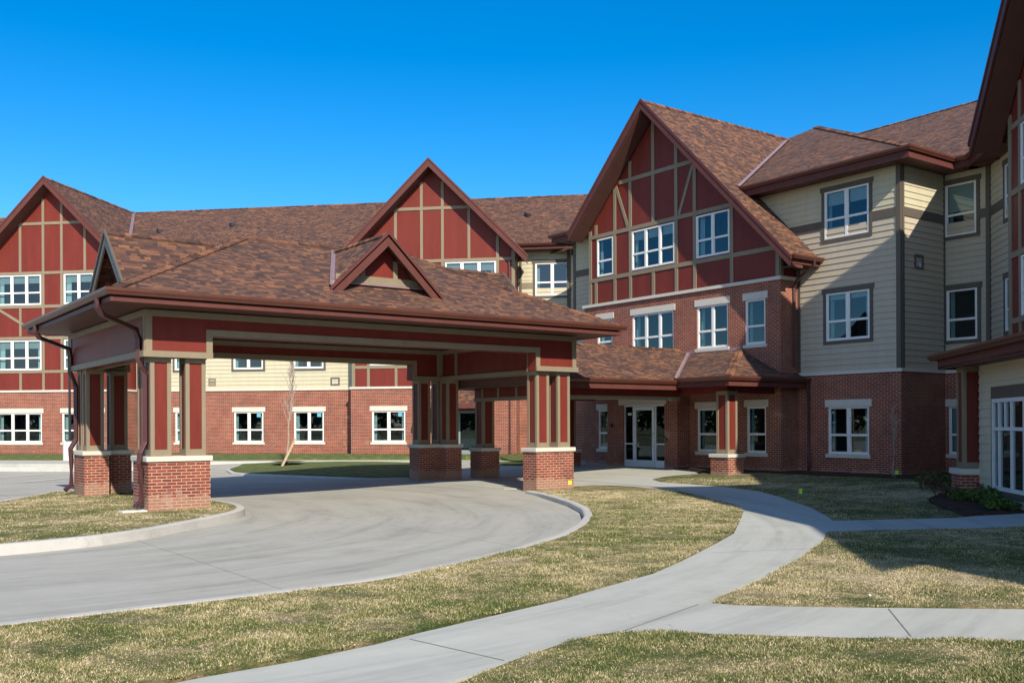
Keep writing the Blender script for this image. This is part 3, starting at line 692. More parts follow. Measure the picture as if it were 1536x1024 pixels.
# roofs of the centre block
EZ = 9.80; EX = 25.87; PX = 35.15
rf = MB()
TH = .06
yc, ya, yb = 25.9, 15.93, 32.45
rf.slab([(EX, ya, EZ), (PX, yc, EZ + .5 * (PX - EX)), (EX, yb, EZ)][::-1], TH)
rf.slab([(EX, ya, EZ), (PX, yc, 14.44), (38, yc, 14.44), (38, 15.93, 9.8)], TH)
rf.slab([(EX, yb, EZ), (PX, yc, 14.44), (38, yc, 14.44), (38, yb, 9.8)], TH)
rf.slab([(28.28, 15.3, 9.78), (38, 11.3, 14.6), (38, 36.5, 14.6), (28.28, 36.5, 9.78)], TH)
rf.slab([(38, 11.3, 14.6), (38, 36.5, 14.6), (47, 36.5, 10.1), (47, 11.3, 10.1)], TH)
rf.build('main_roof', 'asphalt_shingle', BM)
g = MB()
gx0 = 24.95
ridge_b = 33.4
g.slab([(gx0, 26, 13.62), (ridge_b, 26, 13.62), (EX - .1, 22.18, 9.80), (26.50, 22.05, 9.67), (26.50, 19.42, 7.04), (gx0, 19.42, 7.04)], .10)
g.slab([(gx0, 26, 13.62), (ridge_b, 26, 13.62), (EX - .1, 29.82, 9.80), (EX - .1, 30.15, 9.47), (gx0, 30.15, 9.47)], .10)
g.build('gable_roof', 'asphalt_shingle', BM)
# ridge caps
rc = MB()
def ridgecap(mb, a, b, nA, nB, wd=.16):
    """overlapping cap shingles along a ridge or hip; nA, nB are the normals of the two roof planes"""
    a = Vector(a); b = Vector(b); d = (b - a); n = int(d.length / .3); dn = d.normalized()
    for N_ in (Vector(nA).normalized(), Vector(nB).normalized()):
        sd_ = N_.cross(dn).normalized()
        if sd_.z > 0 or (abs(sd_.z) < 1e-4): sd_ = -sd_
        for i in range(n):
            p = a + d * (i / n); q = a + d * ((i + 1.1) / n)
            u0 = N_ * .020 + Vector((0, 0, .012)); u1 = N_ * .042 + Vector((0, 0, .012))
            mb.face([p + u1, q + u0, q + u0 + sd_ * wd, p + u1 + sd_ * wd])
            mb.face([p + u1, p + u1 + sd_ * wd, p + sd_ * wd, p])
            mb.face([p + u1 + sd_ * wd, q + u0 + sd_ * wd, q + sd_ * wd, p + sd_ * wd])
def nrm(dx, dy, sl): return Vector((-dx * sl, -dy * sl, 1)).normalized()   # plane rising towards (dx,dy) with slope sl
ridgecap(rc, (gx0, 26, 13.62), (ridge_b, 26, 13.62), nrm(0, 1, 1), nrm(0, -1, 1))
ridgecap(rc, (EX, ya, EZ), (PX, yc, 14.44), nrm(1, 0, .5), nrm(0, 1, .5)); ridgecap(rc, (PX, yc, 14.44), (37.6, yc, 14.44), nrm(0, 1, .5), nrm(0, -1, .5)); ridgecap(rc, (38, 11.3, 14.6), (38, 36.5, 14.6), nrm(1, 0, .5), nrm(-1, 0, .5))
rc.build_split('ridge_cap', 'cap_shingle', BM)
# fascia, soffit, gutters
fs = MB(); sf = MB(); gt = MB(); fl = MB()
def rakeboard(mb, F, sc, zt, s_end, slope, d0, d1, hgt):
    """barge board pair from apex (sc,zt) down to s_end on both sides"""
    for e in s_end:
        sg = 1 if e > sc else -1; ze = zt - slope * abs(e - sc)
        mb.hexa([F(sc, d0, zt - hgt), F(e, d0, ze - hgt), F(e, d1, ze - hgt), F(sc, d1, zt - hgt), F(sc, d0, zt), F(e, d0, ze), F(e, d1, ze), F(sc, d1, zt)])
F0 = FA(25.63)
rakeboard(fs, F0, 26, 13.66, (19.36, 30.2), 1.0, .68, .73, .36)
rakeboard(fs, F0, 26, 13.70, (19.30, 30.26), 1.0, .72, .75, .12)
for e in (19.42, 30.15):       # soffit under the gable overhang
    ze = 13.62 - abs(e - 26)
    sf.hexa([(25.62, 26, 13.62 - .36), (25.62, e, ze - .36), (24.96, e, ze - .36), (24.96, 26, 13.62 - .36), (25.62, 26, 13.62 - .30), (25.62, e, ze - .30), (24.96, e, ze - .30), (24.96, 26, 13.62 - .30)])
band(fs, [(28.28, 12), (28.28, ya), (EX, ya), (EX, 22.0)][::-1], -.04, .015, 9.46, 9.66)
band(fs, [(EX, 29.9), (EX, yb), (30, yb)][::-1], -.04, .015, 9.46, 9.66)
gutter(gt, [(28.28, 15.3), (28.28, ya), (EX, ya), (EX, 22.1)][::-1], 9.78)
gutter(gt, [(EX, 30.0), (EX, yb), (29, yb)][::-1], 9.78)
gutter(gt, [(26.52, 19.40), (25.0, 19.40)][::-1], 7.06) if False else gutter(gt, [(26.52, 19.40), (24.97, 19.40)][::-1], 7.06)
band(fs, [(26.52, 19.44), (24.97, 19.44)][::-1], -.05, -.0, 6.80, 6.98)
sf.box(FX, 25.66, 26.52, 19.46, 20.30, 6.80, 6.84)
for a in ([(EX + .05, 15.98), (28.4, 15.98), (28.4, 15.5), (29.4, 15.2), (29.4, 17), (26.9, 17), (26.9, 32.35), (EX + .05, 32.35)],): sf.prism(a, 9.50, 9.56)
fs.build_split('fascia', 'brown_fascia', BM); sf.build_split('soffit', 'brown_soffit', BM); gt.build_split('gutter', 'brown_gutter', BM)
# valley flashing
def strip(mb, a, b, wd, off=.03):
    a = Vector(a); b = Vector(b); d = (b - a).normalized(); n = Vector((-d.y, d.x, 0)).normalized() * wd / 2; u = Vector((0, 0, off))
    c = (n * 1.0)
    mb.face([a - c + u + Vector((0, 0, wd * .22)), b - c + u + Vector((0, 0, wd * .22)), b + u, a + u]); mb.face([a + c + u + Vector((0, 0, wd * .3)), b + c + u + Vector((0, 0, wd * .3)), b + u, a + u])
strip(fl, (EX - .05, 22.15, 9.80), (33.4, 26, 13.6), .15, .04)
fl.build_split('valley_flashing', 'copper_flashing', BM)
def spout(par, P, wd=.085):
    m = MB(); m.tube(P, wd / 2 * 1.15, 4, sq=True); o = m.build('downspout', 'downspout_metal', par, bevel=.008); return o
spout(BM, [(26.1, 19.33, 6.98), (26.1, 19.36, 6.80), (26.22, 20.1, 6.45), (26.26, 20.25, 6.2), (26.26, 20.25, 3.65)])
spout(BM, [(26.4, 19.85, 3.1), (26.42, 19.86, 3.0), (26.45, 19.86, 2.6), (26.45, 19.86, .55), (26.35, 19.75, .4), (26.1, 19.6, .3)])
# roof vents
def roofvent(par, x, y, z, ang=0):
    m = MB(); m.hexa([(x - .15, y - .15, z - .02), (x + .15, y - .15, z - .02), (x + .15, y + .15, z + .1), (x - .15, y + .15, z + .1), (x - .11, y - .13, z + .12), (x + .11, y - .13, z + .12), (x + .11, y + .13, z + .2), (x - .11, y + .13, z + .2)])
    m.build('roof_vent', 'black_metal', par)
roofvent(BM, 33.5, 14.6, 12.37)

# ---- vestibule with the entrance door
vb = MB(); VA = FA(25.0)
wall(vb, VA, 24.3, 28.0, -.3, 3.3, [(24.95, 27.1, .0, 2.48)], reveal=.12)
wall(vb, FB(24.3), 25.0, 25.63, -.3, 3.3); wall(vb, lambda s, d, z: (s, 28.0 + d, z), 25.0, 25.63, -.3, 3.3)
vb.build('vestibule_wall', 'red_brick', BM)
m = MB(); m.box(VA, 24.85, 27.35, -.1, .02, 2.48, 2.70); m.build('door_lintel', 'limestone', BM, bevel=.005)
m = MB(); f0, f1 = -.11, -.05
def dbx(a, b, z0, z1, e=0): m.box(VA, a, b, f0 - e, f1 + e, z0, z1)
dbx(24.95, 25.0, .14, 2.48); dbx(27.05, 27.1, .14, 2.48); dbx(25.0, 27.05, 2.42, 2.48)
dbx(26.58, 26.64, .14, 2.42); dbx(25.42, 25.48, .14, 2.42)
for a, b in ((25.0, 25.42), (26.64, 27.05)): dbx(a, b, .14, .45); dbx(a, b, 1.02, 1.07)
es = m.build('entrance_doorway', 'aluminium', BM)
m = MB(); m.face([VA(25.0, -.08, .45), VA(25.42, -.08, .45), VA(25.42, -.08, 2.42), VA(25.0, -.08, 2.42)]); m.face([VA(26.64, -.08, .45), VA(27.05, -.08, .45), VA(27.05, -.08, 2.42), VA(26.64, -.08, 2.42)])
m.build_split('sidelight', 'door_glass', es)
m = MB(); e0, e1 = -.09, -.03
for a, b, z0, z1 in ((25.49, 25.61, .16, 2.41), (26.45, 26.57, .16, 2.41), (25.61, 26.45, .16, .45), (25.61, 26.45, 2.28, 2.41)): m.box(VA, a, b, e0, e1, z0, z1)
m.build('door_leaf', 'aluminium', es)
m = MB(); m.face([VA(25.61, -.06, .45), VA(26.45, -.06, .45), VA(26.45, -.06, 2.28), VA(25.61, -.06, 2.28)]); m.build('door_glass', 'door_glass', es)
m = MB(); m.tube([VA(25.55, -.03, .95), VA(25.55, .03, .97), VA(25.55, .03, 1.25), VA(25.55, -.03, 1.27)], .013, 8); m.tube([VA(25.55, -.03, 1.42), VA(25.55, -.01, 1.42)], .03, 10); m.build('handle', 'steel_wire', es)
m = MB(); m.box(VA, 26.72, 26.92, -.079, -.076, 2.10, 2.19); m.build('number_sticker', 'paper_white', es)
m = MB(); m.tube([VA(27.75, 0, 1.72), VA(27.75, .05, 1.72)], .085, 14); m.tube([VA(27.75, .05, 1.72), VA(27.75, .07, 1.72)], .045, 12); m.build('doorbell_plate', 'black_metal', BM)
m = MB(); m.tube([VA(24.85, 0, 1.22), VA(24.85, .06, 1.22)], .08, 14); m.build('door_button', 'dark_trim', BM)
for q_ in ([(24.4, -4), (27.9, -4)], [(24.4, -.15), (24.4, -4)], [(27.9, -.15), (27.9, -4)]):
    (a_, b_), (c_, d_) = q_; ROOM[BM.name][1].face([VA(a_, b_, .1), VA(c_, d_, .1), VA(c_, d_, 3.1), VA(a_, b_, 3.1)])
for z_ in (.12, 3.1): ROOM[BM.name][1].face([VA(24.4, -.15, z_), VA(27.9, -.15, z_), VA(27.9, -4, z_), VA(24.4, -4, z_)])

# ================================================================== COVERED ENTRANCE WALK
WK = thing('entrance_porch', 'shingled hip-roofed porch and walkway over the glazed entrance door, on panelled posts', 'porch')
def post(par, F, s, d, z0, z1, wd=.42, parent_name='post'):
    """square panelled post: red core, taupe corner boards, base and cap"""
    c = MB(); h = wd / 2
    c.box(F, s - h + .02, s + h - .02, d - h + .02, d + h - .02, z0, z1)
    p = c.build(parent_name, 'red_panel', par)
    t = MB(); b = .085; e = .0
    for sx in (-1, 1):
        for sy in (-1, 1):
            a0, a1 = sorted((s + sx * h, s + sx * (h - b))); b0, b1 = sorted((d + sy * h, d + sy * (h - b)))
            t.box(F, a0, a1, b0, b1, z0, z1)
    for z_0, z_1 in ((z0, z0 + .14), (z1 - .12, z1)):
        t.box(F, s - h + b, s + h - b, d + h - .022, d + h - .003, z_0, z_1); t.box(F, s - h + b, s + h - b, d - h + .003, d - h + .022, z_0, z_1)
        t.box(F, s + h - .022, s + h - .003, d - h + b, d + h - b, z_0, z_1); t.box(F, s - h + .003, s - h + .022, d - h + b, d + h - b, z_0, z_1)
    t.build('post_trim', 'taupe_trim', p)
    return p
def FP(x, y, z): return (x, y, z)
def pillar(par, poly, posts, zt, zb=-.3, cap=.11, ztop=3.24, wd=.42, name='pillar', over=.045):
    m = MB(); m.prism(poly, zb, zt); p = m.build(name, 'red_brick', par)
    m = MB(); P = [Vector(a) for a in poly]; n = len(P); area = sum(P[i].x * P[(i + 1) % n].y - P[(i + 1) % n].x * P[i].y for i in range(n)); sg = 1 if area > 0 else -1
    out = []
    for i in range(n):
        d1 = (P[i] - P[i - 1]).normalized(); d2 = (P[(i + 1) % n] - P[i]).normalized()
        n1 = Vector((d1.y, -d1.x)) * sg; n2 = Vector((d2.y, -d2.x)) * sg; mm = (n1 + n2) / (1 + n1.dot(n2)); out.append(P[i] + mm * over)
    m.prism([tuple(o) for o in out], zt, zt + cap); m.build('cap_stone', 'limestone', p, bevel=.012)
    for x, y in posts: 
        pass
    return p
def rect(x0, x1, y0, y1): return [(x0, y0), (x1, y0), (x1, y1), (x0, y1)]
pillar(WK, rect(23.2, 23.92, 20.4, 21.12), [], .72, .0 - .1); post(WK, FP, 23.56, 20.76, .83, 2.8, .46)
pillar(WK, rect(23.2, 23.92, 28.3, 29.0), [], .72, -.1); post(WK, FP, 23.56, 28.65, .83, 2.8, .46)
pillar(WK, rect(18.15, 18.85, 26.5, 27.2), [], .90, -.1); post(WK, FP, 18.5, 26.85, 1.01, 2.66, .46)
r_ = MB()
pe = 22.70; pyb = 29.5; pz0 = 3.22; pw = 25.62; pzt = 4.28
r_.slab([(pe, 19.92, pz0), (pw, 21.96, pzt), (pw, 27.4, pzt), (pe, pyb, pz0)][::-1], .05)
r_.slab([(pe, 19.92, pz0), (26.52, 19.92, pz0), (26.52, 20.33, pz0 + .213), (pw, 20.33, pz0 + .213), (pw, 21.96, pzt)], .05)
r_.slab([(pe, pyb, pz0), (26.5, pyb, pz0), (pw, 27.4, pzt)], .05)
# walkway roof, ridge along x
wy0, wyr, wy1 = 22.1, 24.7, 27.3
def zw(y): return 3.16 + (y - wy0) * (4.42 - 3.16) / (wyr - wy0)
r_.slab([(17.42, wy0, 3.16), (22.75, wy0, 3.16), (25.62, wyr - .35, 4.25), (25.62, wyr, 4.42), (17.42, wyr, 4.42)], .05)
r_.slab([(17.42, wy1, 3.16), (22.75, wy1, 3.16), (25.62, wyr + .35, 4.25), (25.62, wyr, 4.42), (17.42, wyr, 4.42)], .05)
r_.build('porch_roof', 'asphalt_shingle', WK)
rc = MB(); ridgecap(rc, (pe, 19.92, pz0), (pw, 21.96, pzt), nrm(1, 0, .36), nrm(0, 1, .51), .13); ridgecap(rc, (17.4, wyr, 4.42), (25.5, wyr, 4.42), nrm(0, 1, .485), nrm(0, -1, .485), .13); rc.build_split('ridge_cap', 'cap_shingle', WK)
fl = MB(); strip(fl, (22.72, wy0 + .02, 3.2), (25.6, 24.3, 4.26), .14, .03)
fl.box(FA(25.63), 21.9, 27.5, .0, .03, 4.22, 4.36)
diagf = fl.build_split('flashing', 'copper_flashing', WK)
g = MB(); gutter(g, [(22.62, wy0), (17.42, wy0)][::-1], 3.16); gutter(g, [(26.5, 19.92), (pe, 19.92), (pe, wy0 - .02)][::-1], 3.22); gutter(g, [(pe, wy1 + .1), (pe, pyb)][::-1], 3.22)
gutter(g, [(22.6, wy1), (17.42, wy1)], 3.16)
g.build_split('gutter', 'brown_gutter', WK)
fs = MB(); band(fs, [(26.5, 19.92), (pe, 19.92), (pe, pyb)][::-1], -.04, .015, 2.93, 3.10); band(fs, [(22.68, wy0), (17.42, wy0)][::-1], -.04, .015, 2.86, 3.05)
band(fs, [(22.9, wy1), (17.42, wy1)], -.08, -.04, 2.93, 3.10)
fs.build_split('fascia', 'brown_fascia', WK)
sf = MB(); sf.face([(17.44, wy0, 3.0), (17.44, wy1, 3.0), (17.44, wyr, 4.38)]); sf.prism([(17.45, wy0 + .06), (22.7, wy0 + .06), (22.78, 20.0), (25.6, 20.0), (25.6, 29.4), (22.78, 29.4), (22.7, wy1 - .06), (17.45, wy1 - .06)], 2.965, 2.995); sf.build_split('soffit', 'brown_soffit', WK)
bm_ = MB(); bm_.box(FP, 18.5, 23.3, 22.55, 22.8, 2.62, 2.98); bm_.box(FP, 18.5, 23.3, 26.72, 26.98, 2.62, 2.98)
bm_.box(FP, 23.38, 23.74, 20.6, 28.8, 2.74, 2.98); bm_.box(FP, 23.74, 25.6, 20.55, 20.85, 2.74, 2.98); bm_.box(FP, 18.25, 18.5, 22.6, 27.08, 2.62, 2.98)
bm_.build('beam', 'red_panel', WK)
t = MB(); t.box(FP, 18.5, 23.3, 22.53, 22.82, 2.55, 2.66); t.box(FP, 18.22, 18.53, 22.6, 27.1, 2.55, 2.66)
for y in (22.7, 23.7, 24.7, 25.7, 26.6): t.box(FP, 18.23, 18.25, y - .05, y + .05, 2.66, 2.98)
t.build_split('beam_trim', 'taupe_trim', WK)

# ================================================================== DRIVE CANOPY
CN = thing('drive_canopy', 'large free-standing drive-through canopy with shingled hip roof and small gables on brick pillars', 'canopy')
X0, X1, Y0, Y1 = 5.82, 17.27, 20.74, 27.5
arm_x, arm_y, aw = 1.30, 1.13, .60
def Lp(cx, cy, sx, sy):   # outer corner, inward directions
    P = [(0, 0), (arm_x, 0), (arm_x, aw), (aw, aw), (aw, arm_y), (0, arm_y)]
    return [(cx + sx * a, cy + sy * b) for a, b in P]
for cx, cy, sx, sy, zt in ((X0, Y0, 1, 1, 1.04), (X1, Y0, -1, 1, 1.04), (X0, Y1, 1, -1, 1.04), (X1 + .15, Y1 + .25, -1, -1, 1.04)):
    pillar(CN, Lp(cx, cy, sx, sy), [], zt)
    for a, b in ((.285, .285), (arm_x - .285, .285), (.285, arm_y - .285)):
        post(CN, FP, cx + sx * a, cy + sy * b, 1.15, 3.24, .43)
zb, zo, zs = 3.24, 3.71, 4.2
bx0, bx1, by0, by1 = X0 - .06, X1 + .06, Y0 - .04, Y1 + .04
bm_ = MB(); th = .36; dw = 1.40
bm_.box(FP, bx0, bx1, by0, by0 + th, zo, zs); bm_.box(FP, bx0, bx0 + dw, by0, by0 + th, zb, zo); bm_.box(FP, bx1 - dw, bx1, by0, by0 + th, zb, zo)
bm_.box(FP, bx0, bx1, by1 - th, by1, zo, zs); bm_.box(FP, bx0, bx0 + dw, by1 - th, by1, zb, zo); bm_.box(FP, bx1 - dw, bx1, by1 - th, by1, zb, zo)
bm_.box(FP, bx0, bx0 + th, by0 + th, by1 - th, zb, zs); bm_.box(FP, bx1 - th, bx1, by0 + th, by1 - th, zb, zs)
bm_.build('beam', 'red_panel', CN)
t = MB(); p = .022; tw = .135
for (F, s0, s1) in ((FB(by0), bx0, bx1), (lambda s, d, z: (s, by1 - th - d, z), bx0 + th, bx1 - th), (lambda s, d, z: (s, by1 + d, z), bx0, bx1), (lambda s, d, z: (s, by0 + th + d, z), bx0 + th, bx1 - th)):
    e = dw if s0 == bx0 else dw - th
    t.box(F, s0 - (p if s0 == bx0 else 0), s1 + (p if s0 == bx0 else 0), 0, p, zs - tw, zs)
    t.box(F, s0 + e, s1 - e, 0, p, zo, zo + tw)
    for a, b in ((s0, s0 + e), (s1 - e, s1)):
        aa, bb_ = (a - (p + .03 if s0 == bx0 and a == s0 else 0), b + (p + .03 if s0 == bx0 and b == s1 else 0))
        t.box(F, aa, bb_, 0, p + .028, zb - .02, zb + .11)
    for a, z1_ in ((s0, zs - tw), (s1 - tw, zs - tw)): t.box(F, a, a + tw, 0, p, zb + .11, z1_)
    t.box(F, s0 + e - tw, s0 + e, 0, p + .004, zb + .11, zo + tw); t.box(F, s1 - e, s1 - e + tw, 0, p + .004, zb + .11, zo + tw)
for F in (FA(bx0), lambda s, d, z: (bx1 + d, s, z), lambda s, d, z: (bx0 + th + d, s, z), lambda s, d, z: (bx1 - th - d, s, z)):
    outer = abs(F(0, 0, 0)[0] - bx0) < .01 or abs(F(0, 0, 0)[0] - bx1) < .01
    ya_, yb_ = (by0 + .002, by1 - .002) if outer else (by0 + th + .04, by1 - th - .04)
    t.box(F, ya_, yb_, 0, p, zs - tw, zs); t.box(F, ya_, yb_, 0, p + .03, zb - .02, zb + .11)
    t.box(F, ya_, ya_ + .1, 0, p, zb + .11, zs - tw); t.box(F, yb_ - .1, yb_, 0, p, zb + .11, zs - tw)
    if F is not None: pass
Fi = lambda s, d, z: (bx1 - th - d, s, z)
t.box(Fi, by0 + th + .9, by0 + th + 1.03, 0, p, zb + .11, zs - tw); t.box(Fi, by1 - th - 1.03, by1 - th - .9, 0, p, zb + .11, zs - tw)
t.build_split('beam_trim', 'taupe_trim', CN)
ex0, ex1, ey0, ey1 = 4.87, 18.19, 19.80, 28.32
ze = 4.46; ymid = (ey0 + ey1) / 2; run = ymid - ey0; PIT = .495; zr = ze + PIT * run
ax, bx = ex0 + run, ex1 - run
r_ = MB()
r_.slab([(ex0, ey0, ze), (ex1, ey0, ze), (bx, ymid, zr), (ax, ymid, zr)], .05); r_.slab([(ex0, ey1, ze), (ex1, ey1, ze), (bx, ymid, zr), (ax, ymid, zr)], .05)
r_.slab([(ex0, ey0, ze), (ax, ymid, zr), (ex0, ey1, ze)], .05); r_.slab([(ex1, ey0, ze), (bx, ymid, zr), (ex1, ey1, ze)], .05)
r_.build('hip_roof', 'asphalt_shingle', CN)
rc = MB(); ridgecap(rc, (ex0, ey0, ze), (ax, ymid, zr), nrm(1, 0, PIT), nrm(0, 1, PIT)); ridgecap(rc, (ax, ymid, zr), (bx, ymid, zr), nrm(0, 1, PIT), nrm(0, -1, PIT)); ridgecap(rc, (ex1, ey0, ze), (bx, ymid, zr), nrm(-1, 0, PIT), nrm(0, 1, PIT)); ridgecap(rc, (ex1, ey1, ze), (bx, ymid, zr), nrm(-1, 0, PIT), nrm(0, -1, PIT)); ridgecap(rc, (5.80, ymid, 6.33), (8.6, ymid, 6.33), nrm(0, 1, .9), nrm(0, -1, .9), .13); ridgecap(rc, (17.26, ymid, 6.33), (14.5, ymid, 6.33), nrm(0, 1, .9), nrm(0, -1, .9), .13); ridgecap(rc, (11.49, 20.76, 6.40), (11.49, 23.6, 6.40), nrm(1, 0, .96), nrm(-1, 0, .96), .13)
rc.build_split('ridge_cap', 'cap_shingle', CN)
g = MB(); loop = [(ex0, ey0), (ex1, ey0), (ex1, ey1), (ex0, ey1)]; gutter(g, loop, ze, True); g.build_split('gutter', 'brown_gutter', CN)
fs = MB(); band(fs, loop, -.04, .015, 4.215, 4.305, True); band(fs, loop, -.07, -.045, 4.22, 4.345, True); fs.build_split('fascia', 'brown_fascia', CN)
sf = MB(); sf.prism([(ex0 + .03, ey0 + .03), (ex1 - .03, ey0 + .03), (ex1 - .03, ey1 - .03), (ex0 + .03, ey1 - .03)], 4.225, 4.25)
for k in range(int((ey1 - ey0 - .2) / .3)): pass
sf.build_split('soffit', 'brown_soffit', CN)
# little gables: front dormer, left and right gablets
def dormer(F, sc, zpk, zf, slope, d_front, d_back, wall_d, over_label, half, mat_in='red_panel'):
    """F(s,d,z), d outward. roof from d_front (overhang) back to d_back at the ridge"""
    r = MB()
    for sg in (-1, 1):
        e = sc + sg * half; zfoot = zpk - slope * half
        dbk = d_front - (zfoot - zf(0)) / PIT if False else d_front
        r.slab([F(sc, d_front, zpk), F(sc, d_back, zpk), F(e, wall_d - .0, zfoot), F(e, d_front, zfoot)], .07)
    ro = r.build('dormer', 'asphalt_shingle', CN)
    w_ = MB(); w_.face([F(sc - half + .1, wall_d, zpk - slope * half - .3), F(sc + half - .1, wall_d, zpk - slope * half - .3), F(sc + half - .1, wall_d, zpk - slope * half + .02), F(sc, wall_d, zpk - .12), F(sc - half + .1, wall_d, zpk - slope * half + .02)]); w_.build('gable_panel', mat_in, ro)
    b = MB(); rakeboard(b, F, sc, zpk + .035, (sc - half - .05, sc + half + .05), slope, d_front - .04, d_front, .33); rakeboard(b, F, sc, zpk + .07, (sc - half - .07, sc + half + .07), slope, d_front - .02, d_front + .03, .09); b.build('barge_board', 'brown_fascia' if mat_in == 'red_panel' else 'dark_trim', ro)
    return ro
D1 = FB(20.74)   # front dormer, peak x=11.49 z 6.4
dm = dormer(D1, 11.49, 6.40, lambda d: 0, .96, .0, -(ey0 + (6.40 - ze) / PIT - 20.74) , -.46, '', 1.47)
t = MB(); t.box(D1, 10.30, 12.70, -.46, -.42, 5.20, 5.40)
for s_ in (11.02, 11.92): t.box(D1, s_ - .06, s_ + .06, -.46, -.425, 5.40, 6.28 - .96 * abs(s_ - 11.49) - .05)
t.build('gable_trim', 'taupe_trim', dm)
fl = MB(); strip(fl, (10.05, 20.80, 5.0), (11.49, ey0 + (6.38 - ze) / PIT, 6.38), .16, .03); fl.box(D1, 10.15, 12.8, -.44, -.38, 5.17, 5.215)
fl.build_split('flashing', 'copper_flashing', dm)
DL = FA(5.78)
dormer(DL, ymid, 6.33, None, .90, .0, -(ex0 + (6.33 - ze) / PIT - 5.78), -.45, '', 1.55, 'brown_soffit')
DR = lambda s, d, z: (17.28 + d, s, z)
dormer(DR, ymid, 6.33, None, .90, .0, -(17.28 - (ex1 - (6.33 - ze) / PIT)), -.3, '', 1.55, 'brown_soffit')
spout(CN, [(4.80, 20.55, 4.34), (4.80, 20.55, 4.15), (4.9, 20.6, 4.02), (5.64, 20.97, 3.80), (5.70, 21.0, 3.6), (5.70, 21.0, 3.18), (5.76, 21.0, 3.05), (5.84, 21.0, 2.85), (5.84, 21.0, 1.45), (5.72, 20.96, 1.22), (5.70, 20.96, 1.0), (5.74, 20.96, .85), (5.74, 20.96, .22), (5.60, 20.93, .10)], .10)
spout(CN, [(4.80, 26.9, 4.34), (4.80, 26.9, 4.15), (4.9, 26.95, 4.02), (5.66, 27.3, 3.80), (5.70, 27.35, 3.6), (5.70, 27.35, 3.18), (5.80, 27.35, 2.95), (5.84, 27.35, 2.8), (5.84, 27.35, 1.45), (5.70, 27.35, 1.2), (5.72, 27.35, .9), (5.72, 27.35, .25), (5.55, 27.3, .12)], .10)
m = MB(); m.box(FP, 5.3, 5.8, 20.72, 21.05, -.05, .045); m.build('splash_block', 'precast_concrete', CN)

# ================================================================== LEFT WING
BL = thing('brick_wing', 'long left wing with two half-timbered red gables, cream siding and brick ground floor', 'building')
brick = MB(); lime = MB(); cream = MB(); red = MB(); tau = MB(); dk = MB(); blt = MB(); fs = MB(); sf = MB(); gt = MB(); rf = MB(); fl = MB(); rc = MB()
FR, FB_ = FC(45.2), FC(44.2)
rec_w = [20.09, 17.0, 23.18]
def win3(F, c, z0, z1, half, n, kind, par=BL, **k): return (c - half, c + half, z0, z1)
# recess between bays and at both ends
for s0, s1, cs in ((14.55, 25.95, rec_w), (33.85, 46, [36.2, 39.3, 42.4]), (4.28, 6.65, [5.09])):
    hw = .76 if s0 > 5 else .80
    o1 = [(c - hw, c + hw, .8, 2.29) for c in cs]; o2 = [(c - hw, c + hw, 4.38, 5.9) for c in cs]; o3 = [(c - hw, c + hw, 7.62, 9.15) for c in cs]
    wall(brick, FR, s0, s1, -.5, 3.32, o1)
    lime.box(FR, s0, s1, -.05, .055, 3.32, 3.42)
    siding(cream, FR, s0, s1, 3.42, 7.98, o2); siding(cream, FR, s0, s1, 8.25, 9.9, o3)
    wall(cream, FR, s0 - .1, s1 + .1, 3.42, 10.0, o2 + o3, d=-.015, reveal=.03)
    iv = [(s0, s1)]
    for o in o3: iv = [x for (p_, q_) in iv for x in ((p_, min(q_, o[0] - .11)), (max(p_, o[1] + .11), q_)) if x[1] > x[0] + .01]
    for a, b in iv: blt.box(FR, a, b, -.01, .03, 7.98, 8.25)
    for i, c in enumerate(cs):
        vis = s0 < 30
        window(BL, FR, *o1[i], 2, sticker=(s0 == 14.55), curtain=vis); window(BL, FR, *o2[i], 2, kind='siding', curtain=vis, blind=.25 if s0 == 14.55 else 0); window(BL, FR, *o3[i], 2, kind='siding', curtain=vis)
    dk.box(FR, s0, s0 + .12, 0, .034, 3.42, 9.9); dk.box(FR, s1 - .12, s1, 0, .034, 3.42, 9.9)
louvre(BL, FR, 21.85, 22.1, 3.66, 3.88, 'black_metal', 'taupe_trim'); louvre(BL, FR, 15.5, 15.82, 3.62, 3.86)
PKZ = 13.95 - ZC
